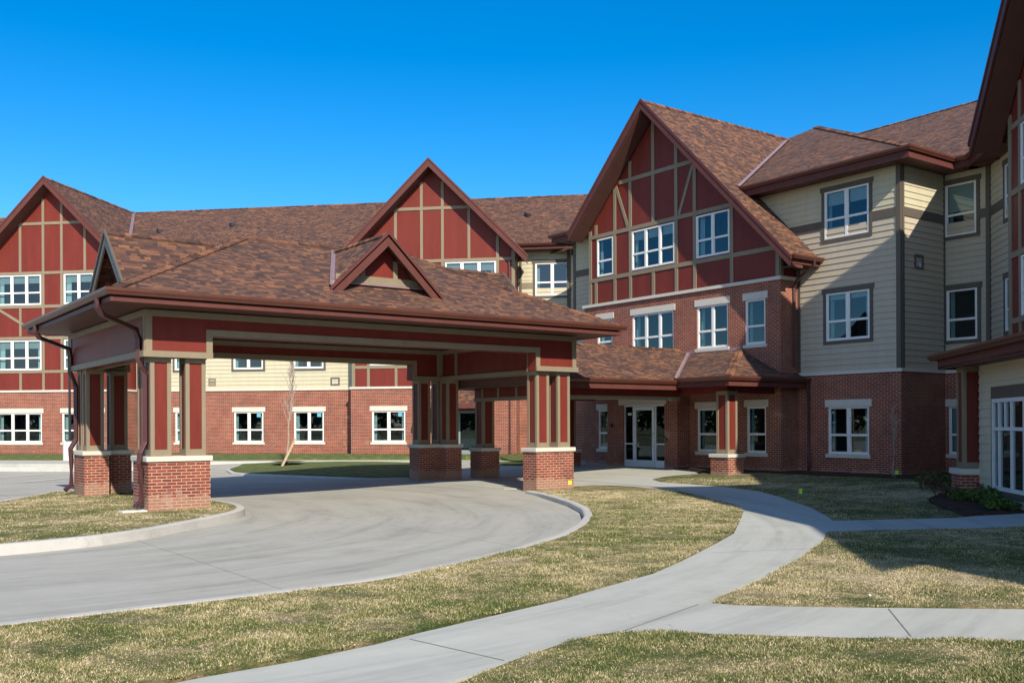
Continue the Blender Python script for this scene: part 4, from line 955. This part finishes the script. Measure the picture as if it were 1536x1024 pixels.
def bay(F, c, side_o, ops_g, ns, main):
    a, b = c - 3.95, c + 3.95
    trip = [(c + .61, c + 3.02), (c - 3.02, c - .61)]
    o2 = [(p_, q_, 4.42, 5.9) for p_, q_ in trip]; o3 = [(p_, q_, 7.66, 9.15) for p_, q_ in trip]
    wall(brick, F, a, b, -.5, 3.32, ops_g)
    rk_ = lambda s: PKZ - .30 - abs(s - c)
    wall(red, F, a + .05, b - .05, 3.42, rk_, o2 + o3, d=-.03, reveal=.05, brk=(c,))
    for sgn, e in ((1, a), (-1, b)):     # returns
        pa, pb = F(e, 0, 0), F(e, -1.0, 0)
        G = lambda s, d, z, e=e: F(e, -s, z)
        wall(brick, G, 0, 1.0, -.5, 3.32); wall(red, lambda s, d, z, e=e, sgn=sgn: F(e + .05 * sgn, -s, z), 0.03, 1.0, 3.42, 9.6)
    lime.box(F, a - .05, b + .05, -1.0, .055, 3.32, 3.42)
    def tv(s, z0, z1, w_=.065): tau.box(F, s - w_, s + w_, -.03, -.002, z0, z1)
    for s in (c + .5, c - .5):
        tv(s, 3.42, rk_(s) - .08)
    for s in (c + 1.75, c - 1.75):
        tv(s, 3.42, 4.27); tv(s, 6.1, 7.5); tv(s, 9.3, rk_(s) - .08)
    for s in (c + 3.09, c - 3.09): tv(s, 3.42, rk_(s) - .08)
    for s in (a + .13, b - .13): tv(s, 3.42, rk_(s) - .05, .08)
    for z0, z1 in ((4.27, 4.41), (5.93, 6.08), (7.50, 7.65), (9.17, 9.31)): tau.box(F, a + .21, b - .21, -.03, .004, z0, z1)
    tau.box(F, c - 2.05, c + 2.05, -.03, .004, 11.62, 11.76)
    diag(tau, F, (c + 3.0, 7.5), (c + .6, 6.1), .13, -.03, .0); diag(tau, F, (c - 3.0, 7.5), (c - .6, 6.1), .13, -.03, .0)
    for o in o2 + o3: window(BL, F, *o, 3, d=-.03, kind='panel', blind=.28)
    for o, n in zip(ops_g, ns): window(BL, F, *o, n, sticker=main)
    # roof
    zt = PKZ; dd0 = .62
    half = 4.5
    for sg in (-1, 1):
        zv = 10.15 - ZC; sv = c + sg * (zt - zv)
        rf.slab([F(c, dd0, zt), FC(51.8)(c, 0, zt), FC(44.55)(sv, 0, zv), FC(44.55)(c + sg * half, 0, zt - half), F(c + sg * half, dd0, zt - half)], .10)
        strip(fl, FC(44.55)(sv, 0, zv), FC(51.8)(c, 0, zt), .16, .05)
        ze_ = zt - half
        sf.hexa([F(c, .0, zt - .34), F(c + sg * half, .0, ze_ - .34), F(c + sg * half, dd0 - .02, ze_ - .34), F(c, dd0 - .02, zt - .34), F(c, .0, zt - .28), F(c + sg * half, .0, ze_ - .28), F(c + sg * half, dd0 - .02, ze_ - .28), F(c, dd0 - .02, zt - .28)])
    rakeboard(fs, F, c, zt + .04, (c - half - .05, c + half + .05), 1.0, dd0, dd0 + .05, .38); rakeboard(fs, F, c, zt + .08, (c - half - .1, c + half + .1), 1.0, dd0 + .04, dd0 + .08, .11)
    ridgecap(rc, F(c, dd0, zt), FC(51.8)(c, 0, zt), nrm(-q2, q2, 1), nrm(q2, -q2, 1))
bay(FB_, 10.6, None, [(11.91, 13.53, .82, 2.28), (8.62, 9.5, .0, 2.28)][:1], [2], True)
bay(FB_, 29.9, None, [(30.5, 32.92, .82, 2.28), (27.2, 29.4, .82, 2.28)], [3, 2], False)
zE = 10.15 - ZC
FE = FC(44.55)
rf.slab([FE(-3, 0, zE), FE(46, 0, zE), FC(51.8)(46, 0, PKZ), FC(51.8)(-3, 0, PKZ)], .06)
rf.slab([FC(59)(-3, 0, zE), FC(59)(46, 0, zE), FC(51.8)(46, 0, PKZ), FC(51.8)(-3, 0, PKZ)], .06)
ridgecap(rc, FC(51.8)(46, 0, PKZ), FC(51.8)(-3, 0, PKZ), nrm(q2, q2, .52), nrm(-q2, -q2, .52))
for a, b in ((4.3, 6.6), (14.9, 25.6), (34.2, 46)):
    gutter(gt, [FE(b, 0, 0)[:2], FE(a, 0, 0)[:2]], 10.13); band(fs, [FE(b, 0, 0)[:2], FE(a, 0, 0)[:2]], -.08, -.03, 9.86, 10.03)
    sf.box(FR, a - .3, b + .3, -.02, .62, 9.70, 9.74)
for s_, z_, o_ in ((26.3, 11.9, 48.1), (22.5, 12.2, 48.7), (6.7, 12.1, 48.5), (39, 12.2, 48.7)):
    x, y, _ = FC(o_)(s_, 0, 0); roofvent(BL, x, y, 10.15 + (o_ - 44.55) * (3.8 / 7.25))
for n_, mb_, mt in (('brick_wall', brick, 'red_brick'), ('stone_ledge', lime, 'limestone'), ('cream_siding', cream, 'siding_cream'), ('red_gable_panels', red, 'red_panel'), ('gable_trim', tau, 'taupe_trim'), ('corner_boards', dk, 'dark_trim'), ('belt_board', blt, 'taupe_trim'), ('fascia', fs, 'brown_fascia'), ('soffit', sf, 'brown_soffit'), ('gutter', gt, 'brown_gutter'), ('roof', rf, 'asphalt_shingle'), ('valley_flashing', fl, 'copper_flashing'), ('ridge_cap', rc, 'cap_shingle')):
    mb_.build_split(n_, mt, BL)
# side door under a small shed roof
m = MB(); sF = FB_
for a, b, z0, z1 in ((8.45, 8.56, .05, 2.27), (9.28, 9.48, .05, 2.27), (8.56, 9.28, 2.15, 2.27), (8.56, 9.28, .05, .45)): m.box(sF, a, b, .0, .07, z0, z1)
sdr = m.build('side_door', 'grey_door_paint', BL)
m = MB(); m.box(sF, 8.56, 9.28, .01, .03, .45, 2.15); m.build('door_glass', 'door_glass', sdr)
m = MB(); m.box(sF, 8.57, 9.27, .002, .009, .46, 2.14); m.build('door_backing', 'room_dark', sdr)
m = MB(); m.slab([sF(7.95, 1.4, 2.58), sF(10.9, 1.4, 2.58), sF(10.9, 0, 3.36), sF(7.95, 0, 3.36)], .07); shr = m.build('shed_roof', 'asphalt_shingle', BL)
m = MB(); m.box(sF, 7.95, 10.9, 1.38, 1.45, 2.36, 2.56); m.box(sF, 7.97, 10.88, 0.02, 1.37, 2.36, 2.40); m.build('shed_fascia', 'brown_fascia', BL)
m = MB(); m.box(sF, 9.1, 11.2, .06, 2.0, -.1, .08); m.build('door_step', 'path_concrete', BL)
m = MB(); m.box(sF, 7.72, 7.92, 0, .16, 2.3, 2.62); m.build('wall_light', 'aluminium', BL)
spout(BL, [sF(6.95, .06, 9.2), sF(6.95, .06, .35), sF(6.9, .25, .2)])
spout(BL, [FR(14.75, .06, 9.8), FR(14.75, .06, .3), FR(14.75, .3, .15)]) ; spout(BL, [FR(25.75, .06, 9.8), FR(25.75, .06, .3), FR(25.75, .3, .15)])

# ================================================================== RIGHT WING
BR = thing('gabled_wing', 'right foreground wing with dark soffited red gable, tan siding and a low sunroom roof', 'building')
brick = MB(); lime = MB(); cream = MB(); tan = MB(); red = MB(); tau = MB(); dk = MB(); fs = MB(); sf = MB(); gt = MB(); rf = MB(); gold = MB()
W0, W1 = FD(0), FD(1.0)
o1 = [(1.35, 2.95, .8, 2.29)]; o2 = [(1.35, 2.95, 4.39, 5.9)]; o3 = [(1.35, 2.95, 7.62, 9.15)]
wall(brick, W0, 0, 4.6, -.3, 3.32, o1); lime.box(W0, 0, 4.6, -.05, .055, 3.32, 3.42)
siding(tan, W0, .05, 4.6, 3.42, 7.98, o2); siding(cream, W0, .05, 4.6, 8.25, 9.6, o3)
wall(tan, W0, 0, 4.65, 3.42, 9.6, o2 + o3, d=-.015, reveal=.03)
for a, b in ((0.05, 1.24), (3.06, 4.6)): dk.box(W0, a, b, -.01, .032, 7.98, 8.25)
dk.box(W0, 0, .12, 0, .036, 3.42, 9.6)
for o in o1: window(BR, W0, *o, 2)
window(BR, W0, *o2[0], 2, kind='siding'); window(BR, W0, *o3[0], 2, kind='siding')
c = 7.60; a, b = c - 3.05, c + 3.05
trip = [(c + .58, c + 2.14), (c - 2.14, c - .58)]
q2_ = [(p_, q_, 4.42, 5.9) for p_, q_ in trip]; q3_ = [(p_, q_, 7.66, 9.15) for p_, q_ in trip]; q1_ = [(c - 2.14, c - .58, .82, 2.28)]
PZ = 12.85; PZ2 = 13.80; half2 = 4.55
rk_ = lambda s: PZ - .30 - abs(s - c)
wall(brick, W1, a, b, -.3, 3.32, q1_); lime.box(W1, a - .05, b + .05, -1.0, .055, 3.32, 3.42)
wall(red, W1, a + .03, b - .03, 3.42, rk_, q2_ + q3_, d=-.03, reveal=.05, brk=(c,))
for e in (a, b):
    wall(brick, lambda s, d, z, e=e: W1(e, -s, z), 0, 1, -.3, 3.32); wall(red, lambda s, d, z, e=e: W1(e + .03, -s, z), .03, 1, 3.42, 9.4)
TE = 31.0
W2 = FD(.06); c2 = 21.8; a2, b2 = c2 - 3.95, c2 + 3.95
for p_, q_ in ((b, a2), (b2, TE)):
    wall(brick, W0, p_, q_, -.3, 3.32); lime.box(W0, p_, q_, -.05, .055, 3.32, 3.42); siding(tan, W0, p_, q_, 3.42, 7.98); siding(cream, W0, p_, q_, 8.25, 9.6); dk.box(W0, p_, q_, -.01, .032, 7.98, 8.25)
wall(brick, W2, a2, b2, -.3, 3.32); lime.box(W2, a2 - .05, b2 + .05, -1.0, .055, 3.32, 3.42)
wall(red, W2, a2 + .03, b2 - .03, 3.42, lambda s: PZ2 - .3 - abs(s - c2), d=-.03, brk=(c2,))
for e in (a2, b2):
    wall(brick, lambda s, d, z, e=e: W2(e, -s, z), 0, 1, -.3, 3.32); wall(red, lambda s, d, z, e=e: W2(e + .03, -s, z), .03, 1, 3.42, 9.4)
for s in (c2 + .5, c2 - .5, c2 + 3.1, c2 - 3.1, a2 + .14, b2 - .14): tau.box(W2, s - .075, s + .075, -.03, .0, 3.42, PZ2 - .38 - abs(s - c2))
for z0, z1 in ((4.27, 4.41), (5.93, 6.08), (7.50, 7.65), (9.17, 9.31)): tau.box(W2, a2 + .24, b2 - .24, -.03, .006, z0, z1)
wall(brick, lambda s, d, z: W0(TE, -s, z), 0, 18, -.3, 3.32); wall(tan, lambda s, d, z: W0(TE, -s, z), 0, 18, 3.42, lambda s: 9.75 + .495 * min(s, 18 - s), brk=(9.0,))
def tv(s, z0, z1, w_=.075): tau.box(W1, s - w_, s + w_, -.03, .0, z0, z1)
for s in (c + .5, c - .5, c + 2.22, c - 2.22): tv(s, 3.42, rk_(s) - .08)
for s in (c + 1.36, c - 1.36): tv(s, 3.42, 4.27); tv(s, 6.1, 7.5); tv(s, 9.3, rk_(s) - .08)
for s in (a + .14, b - .14): tv(s, 3.42, rk_(s) - .05, .1)
for z0, z1 in ((4.27, 4.41), (5.93, 6.08), (7.50, 7.65), (9.17, 9.31)): tau.box(W1, a + .24, b - .24, -.03, .006, z0, z1)
tau.box(W1, c - 1.5, c + 1.5, -.03, .006, 10.95, 11.09)
for o in q2_ + q3_: window(BR, W1, *o, 2, d=-.03, kind='panel')
window(BR, W1, *q1_[0], 2)
half = 3.65
for sg in (-1, 1):
    zv = 9.8; sv = c + sg * (PZ - zv); ze_ = PZ - half
    Fe = FD(.65)
    rf.slab([W1(c, .68, PZ), FD(-5.55)(c, 0, PZ), Fe(sv, 0, zv), Fe(c + sg * half, 0, ze_), W1(c + sg * half, .68, ze_)], .10)
    rf.slab([W2(c2, .68, PZ2), FD(-7.35)(c2, 0, PZ2), Fe(c2 + sg * (PZ2 - zv), 0, zv), Fe(c2 + sg * half2, 0, PZ2 - half2), W2(c2 + sg * half2, .68, PZ2 - half2)], .10)
    sf.hexa([W1(c, .0, PZ - .34), W1(c + sg * half, .0, ze_ - .34), W1(c + sg * half, .66, ze_ - .34), W1(c, .66, PZ - .34), W1(c, .0, PZ - .28), W1(c + sg * half, .0, ze_ - .28), W1(c + sg * half, .66, ze_ - .28), W1(c, .66, PZ - .28)])
rakeboard(fs, W2, c2, PZ2 + .04, (c2 - half2 - .05, c2 + half2 + .05), 1.0, .68, .73, .40); rakeboard(fs, W1, c, PZ + .04, (c - half - .05, c + half + .05), 1.0, .68, .73, .40); rakeboard(fs, W1, c, PZ + .08, (c - half - .1, c + half + .1), 1.0, .72, .76, .11)
Fe = FD(.65)
rf.slab([Fe(-.27, 0, 9.78), Fe(31.7, 0, 9.78), FD(-9.07)(31.7, 0, 14.6), FD(-9.07)(-3.76, 0, 14.6)], .06)
rf.slab([FD(-18.7)(-7, 0, 9.78), FD(-18.7)(31.7, 0, 9.78), FD(-9.07)(31.7, 0, 14.6), FD(-9.07)(-3.76, 0, 14.6)], .06)
pth = [Fe(-.27, 0, 0)[:2], Fe(3.9, 0, 0)[:2]]
gutter(gt, pth[::-1][::-1], 9.78); band(fs, pth, -.04, .015, 9.46, 9.66)
sf.box(W0, -.3, 4.4, 0.0, .62, 9.50, 9.56)
# sunroom
S0 = 7.35; dP = 2.74; FSn = FD(dP)
so_ = [(8.95, 12.9, .36, 2.29)]
siding(gold, FSn, 8.0, 13.5, .15, 3.1, so_); wall(gold, FSn, 8.0, 13.5, -.3, .15)
wall(gold, lambda s, d, z: FD(dP)(8.0, -s, z), 0, 1.7, -.3, 3.1); siding(gold, lambda s, d, z: FD(dP)(13.5 + d, -s, z), 0, 2.74, .15, 3.1); wall(gold, lambda s, d, z: FD(dP)(13.5, -s, z), 0, 2.74, -.3, .15)
dk.box(FSn, 8.85, 13.1, .0, .03, 2.29, 2.55); dk.box(FSn, 8.85, 8.95, 0, .03, .28, 2.29); dk.box(FSn, 8.85, 13.1, 0, .03, .22, .36)
m = MB(); ro = -.0
sn = lambda p_, q_, z0, z1: m.box(FSn, p_, q_, -.03, .045, z0, z1)
sn(8.95, 9.03, .36, 2.29); sn(12.82, 12.9, .36, 2.29); sn(9.03, 12.82, .36, .44); sn(9.03, 12.82, 2.21, 2.29); sn(9.03, 12.82, 1.62, 1.69)
for s_ in (9.36, 10.1, 10.8, 11.5, 12.2): m.box(FSn, s_ - .035, s_ + .035, -.03, .04, 1.69 if s_ in (9.99,) else .44, 2.21)
for s_ in (9.72,): m.box(FSn, s_ - .025, s_ + .025, -.03, .035, 1.69, 2.21)
sw = m.build('sunroom_window', 'white_vinyl', BR)
m = MB(); m.face([FSn(8.97, 0, .38), FSn(12.88, 0, .38), FSn(12.88, 0, 2.27), FSn(8.97, 0, 2.27)]); m.build('pane', 'window_glass', sw)
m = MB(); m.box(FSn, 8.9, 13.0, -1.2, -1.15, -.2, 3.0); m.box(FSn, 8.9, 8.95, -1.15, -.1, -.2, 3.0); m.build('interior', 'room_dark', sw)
rf.slab([FD(3.42)(6.95, 0, 3.36), FD(3.42)(14.1, 0, 3.36), FD(0)(14.1, 0, 3.727), FD(0)(8.4, 0, 3.727)], .05)
rf.slab([FD(3.42)(6.95, 0, 3.36), FD(1.0)(8.0, 0, 3.62), FD(1.0)(6.95, 0, 3.36)], .05)
gp = [FD(1.0)(6.95, 0, 0)[:2], FD(3.42)(6.95, 0, 0)[:2], FD(3.42)(14.1, 0, 0)[:2], FD(0.1)(14.1, 0, 0)[:2]]
gutter(gt, gp, 3.36); band(fs, gp, -.10, -.06, 3.02, 3.27)
sf.prism([FD(1.0)(7.0, 0, 0)[:2], FD(3.36)(7.0, 0, 0)[:2], FD(3.36)(14.05, 0, 0)[:2], FD(0.1)(14.05, 0, 0)[:2]], 3.05, 3.09)
for n_, mb_, mt in (('brick_wall', brick, 'red_brick'), ('stone_ledge', lime, 'limestone'), ('upper_siding', cream, 'siding_cream'), ('lower_siding', tan, 'siding_tan'), ('red_gable_panels', red, 'red_panel'), ('gable_trim', tau, 'taupe_trim'), ('dark_boards', dk, 'dark_trim'), ('sunroom_siding', gold, 'siding_gold'), ('fascia', fs, 'brown_fascia'), ('soffit', sf, 'brown_soffit'), ('gutter', gt, 'brown_gutter'), ('roof', rf, 'asphalt_shingle')):
    mb_.build_split(n_, mt, BR)
# sunroom pillar
pp_ = [FD(dP)(s_, d_, 0)[:2] for s_, d_ in ((7.35, .42), (8.0, .42), (8.0, -.2), (7.35, -.2))]
pillar(BR, pp_, [], .62, -.3, .13)
post(BR, FSn, 7.68, .1, .75, 3.05, .46)

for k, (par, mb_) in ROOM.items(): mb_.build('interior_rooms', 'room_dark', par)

# ================================================================== SMALL THINGS
def sapling(name, label, x, y, z, h, n, seed, group=None, lean=(0, 0), r0=.03):
    r = random.Random(seed)
    t = thing(name, label, 'tree', group, (0, 0, 0))
    tr = MB(); top = Vector((x + lean[0], y + lean[1], z + h)); base = Vector((x, y, z - .1))
    P = [base.lerp(top, i / 8) + Vector((r.uniform(-.03, .03), r.uniform(-.03, .03), 0)) * (i > 0) for i in range(9)]
    tr.tube(P, r0, 7, r0 * .2); tr.build('trunk', 'bark', t, smooth=True)
    br = MB()
    for i in range(n):
        f = r.uniform(.38, .95); p = base.lerp(top, f); a = r.uniform(0, 2 * math.pi); L = h * (.34 * (1.15 - f)) * r.uniform(.7, 1.2)
        d = Vector((math.cos(a) * .38, math.sin(a) * .38, 1)).normalized(); Q = [p + d * L * j / 5 + Vector((math.cos(a), math.sin(a), 0)) * (-.05 * L * (j / 5) ** 2) + Vector((r.uniform(-.02, .02), r.uniform(-.02, .02), 0)) for j in range(6)]
        br.tube(Q, r0 * .36, 5, .005)
        for k in range(6):
            q = Q[r.randint(1, 5)]; a2 = r.uniform(0, 6.28); d2 = Vector((math.cos(a2) * .6, math.sin(a2) * .6, 1)).normalized(); L2 = L * r.uniform(.2, .5)
            br.tube([q, q + d2 * L2 * .5, q + d2 * L2 + Vector((0, 0, .02))], .009, 4, .004)
    br.build('branches', 'bark', t)
    return t
sapling('young_tree', 'bare young tree staked on the grass island behind the canopy', 16.48, 38.6, .2, 4.2, 26, 3, None, (.3, -.1), .042)
m = MB(); m.tube([(15.94, 37.8, .1), (16.53, 37.8, 1.22)], .045, 4, sq=True); tag(m.build('wooden_stake', 'raw_lumber', None), 'pale wooden stake leaning beside the bare young tree', 'stake')
m = MB()
rr = random.Random(5)
m.face([(16.48 + .7 * math.cos(a / 16 * 6.283) * rr.uniform(.85, 1.1), 38.5 + .7 * math.sin(a / 16 * 6.283) * rr.uniform(.85, 1.1), .265) for a in range(16)]); tag(m.build('soil_ring', 'mulch', None), kind='structure')
sapling('whip_tree', 'thin leafless sapling against the brick corner of the tan block', 25.7, 16.35, .2, 2.1, 9, 8, None, (.1, .05), .02)
lp = thing('street_lamp', 'black light pole on a round white concrete base left of the canopy', 'lamp', None)
lx, ly = 10.06, 48.4
m = MB(); m.tube([(lx, ly, 0), (lx, ly, 1.08)], .29, 20); m.build('concrete_base', 'precast_concrete', lp, smooth=False)
m = MB(); m.tube([(lx, ly, 1.08), (lx, ly, 1.14)], .17, 12); m.tube([(lx, ly, 1.14), (lx, ly, 6.0)], .06, 10, .05); m.build('pole', 'black_metal', lp)
m = MB(); m.tube([(lx, ly, 5.95), (lx + .5, ly - .5, 6.05)], .035, 8); m.hexa([(lx + .3, ly - .75, 6.0), (lx + .75, ly - .3, 6.0), (lx + 1.0, ly - .55, 6.0), (lx + .55, ly - 1.0, 6.0), (lx + .33, ly - .72, 6.1), (lx + .72, ly - .33, 6.1), (lx + .97, ly - .58, 6.1), (lx + .58, ly - .97, 6.1)]); m.build('lamp_head', 'black_metal', lp)

def flag(x, y, z, mat, label, ang=0.5):
    t = thing('marker_flag', label, 'marker flag', 'small utility marker flags in the grass', (x, y, z))
    m = MB(); m.tube([(0, 0, -.05), (.01, 0, .22)], .004, 5); m.build('wire', 'steel_wire', t)
    m = MB(); c_, s_ = math.cos(ang), math.sin(ang); W = .085
    for i in range(4):
        a, b = i / 4 * W, (i + 1) / 4 * W; wv = lambda u: .018 * math.sin(u * 40)
        m.hexa([(.01 + c_ * a, s_ * a + wv(a), .10), (.01 + c_ * b, s_ * b + wv(b), .10), (.01 + c_ * b, s_ * b + wv(b) + .002, .10), (.01 + c_ * a, s_ * a + wv(a) + .002, .10),
                (.01 + c_ * a, s_ * a + wv(a), .22), (.01 + c_ * b, s_ * b + wv(b), .215), (.01 + c_ * b, s_ * b + wv(b) + .002, .215), (.01 + c_ * a, s_ * a + wv(a) + .002, .22)])
    m.build('flag_cloth', mat, t); return t
flag(19.03, 14.58, hz(19, 14.6), 'flag_lime', 'lime green marker flag in the shaded lawn right of the curved path', -.5)
flag(24.6, 15.6, hz(24.6, 15.5) + .05, 'flag_lime', 'lime marker flag in the mulch at the foot of the dark brick corner', -.9)
flag(16.75, 20.35, .05, 'flag_yellow', 'yellow marker flag in front of the right canopy pillar', -.4)
def litter(x, y, z, s, label):
    m = MB(); r = random.Random(int(x * 100)); k = [(x + s * math.cos(a) * r.uniform(.5, 1), y + s * math.sin(a) * r.uniform(.5, 1), z + r.uniform(.01, .05)) for a in (0, 1, 2, 3, 4, 5)]
    top = (x, y, z + s * .6)
    for i in range(6): m.face([k[i], k[(i + 1) % 6], top])
    tag(m.build('paper_scrap', 'paper_white', None), label, 'litter')
litter(18.35, 17.7, .03, .09, 'crumpled white paper scrap at the grass edge beside the shaded path')
litter(8.76, 5.82, .03, .035, 'small white scrap on the dry lawn right of the wide path')
litter(6.4, 10.05, .02, .05, 'white scrap on the grass near the drive edge')
litter(6.3, 18.75, .03, .05, 'small white scrap on the left kerb before the brick pillar')

# shrubs in the bed
def leafy(name, label, x, y, z, rad, h, n, seed, mat, group):
    r = random.Random(seed); t = thing(name, label, 'shrub', group, (x, y, z))
    st = MB(); lf = MB()
    for i in range(max(5, n // 16)):
        a = r.uniform(0, 6.28); k = r.uniform(.3, 1); tip = Vector((math.cos(a) * rad * k, math.sin(a) * rad * k, h * r.uniform(.5, 1)))
        st.tube([Vector((0, 0, -.03)), tip * .5 + Vector((0, 0, h * .12)), tip], .006, 4, .002)
    for i in range(n):
        a = r.uniform(0, 6.28); k = math.sqrt(r.random()); p = Vector((math.cos(a) * rad * k, math.sin(a) * rad * k, h * r.uniform(.15, 1) * (1 - .45 * k * k)))
        s_ = r.uniform(.03, .06); u = Vector((r.uniform(-1, 1), r.uniform(-1, 1), r.uniform(-.4, .8))).normalized() * s_; v = u.cross(Vector((r.uniform(-1, 1), r.uniform(-1, 1), r.uniform(-1, 1)))).normalized() * s_ * .45
        lf.face([p - u, p + v, p + u, p - v])
    st.build('stems', 'dry_stem', t); lf.build('foliage', mat, t, uv=False)
sp = [(23.2, 13.3, .5, .22, 'wide low green clump spreading behind the sunroom pillar', 'leaf_green'), (21.0, 11.9, .4, .25, 'brown twiggy clump at the left tip of the mulch bed', 'dry_stem'), (20.5, 11.3, .36, .25, 'low green clump in front of the sunroom pillar foot', 'leaf_green'), (19.3, 9.9, .35, .22, 'bright green clump beside the narrow side path under the glass', 'leaf_green'), (22.4, 12.6, .4, .32, 'reddish twiggy clump left of the pillar against the wall bed', 'dry_stem'),
      (22.9, 13.1, .34, .30, 'low bright green shrub clump nearest the dark brick wall', 'leaf_green'), (23.6, 13.9, .42, .3, 'spreading green shrub between the brick wall and the sunroom pillar', 'leaf_green'), (21.3, 11.2, .35, .42, 'reddish twiggy shrub at the foot of the sunroom pillar', 'dry_stem'),
      (20.3, 10.7, .30, .35, 'green shrub at the bed edge below the sunroom window', 'leaf_green'), (22.0, 12.35, .32, .3, 'sparse green shrub left of the sunroom pillar', 'leaf_green'), (20.9, 10.0, .33, .45, 'twiggy reddish shrub below the sunroom window', 'dry_stem'),
      (19.6, 10.2, .26, .26, 'small yellow green shrub nearest the narrow side path', 'leaf_green'), (19.9, 9.5, .3, .3, 'low dark shrub under the sunroom glass at the frame edge', 'leaf_green'), (21.9, 12.9, .3, .38, 'brown twiggy shrub in the middle of the mulch bed', 'dry_stem')]
for i, (x, y, rad, h_, lb, mt) in enumerate(sp): leafy('shrub', lb, x, y, hz(x, y) + .03, rad, h_, 380 if mt == 'leaf_green' else 220, i, mt, 'small shrubs in the mulch bed')

# distant belt of trees round the site (seen in the window glass)
r = np.random.default_rng(11); nf = 60000
th = np.radians(r.uniform(100, 400, nf)); rad = 150 + 18 * np.sin(th * 7) + r.uniform(-6, 6, nf)
crown = 8.0 + 2.2 * np.sin(th * 31) + 1.8 * np.sin(th * 67 + 1) + 1.2 * np.sin(th * 143)
zz = crown * np.sqrt(r.uniform(0, 1, nf)); ctr = np.stack([rad * np.cos(th), rad * np.sin(th), zz], 1)
u = r.normal(size=(nf, 3)); u /= np.linalg.norm(u, axis=1)[:, None]; v = np.cross(u, r.normal(size=(nf, 3))); v /= np.linalg.norm(v, axis=1)[:, None]
sz = r.uniform(.5, 1.3, nf)[:, None]
co = np.stack([ctr - u * sz, ctr + v * sz * .8, ctr + u * sz], 1).reshape(-1, 3)
me = bpy.data.meshes.new('tree_belt'); me.vertices.add(nf * 3); me.loops.add(nf * 3); me.polygons.add(nf)
me.vertices.foreach_set('co', co.ravel()); me.loops.foreach_set('vertex_index', np.arange(nf * 3, dtype=np.int32)); me.polygons.foreach_set('loop_start', np.arange(0, nf * 3, 3, dtype=np.int32)); me.polygons.foreach_set('loop_total', np.full(nf, 3, np.int32)); me.update(calc_edges=True)
plain('bare_wood_foliage', (.055, .050, .032), .9, .4, .08)
me.materials.append(M['bare_wood_foliage']); tb_ = bpy.data.objects.new('tree_belt', me); C.objects.link(tb_); tag(tb_, 'far belt of bare trees behind the viewer, only seen in the glass', 'trees', None, 'stuff')
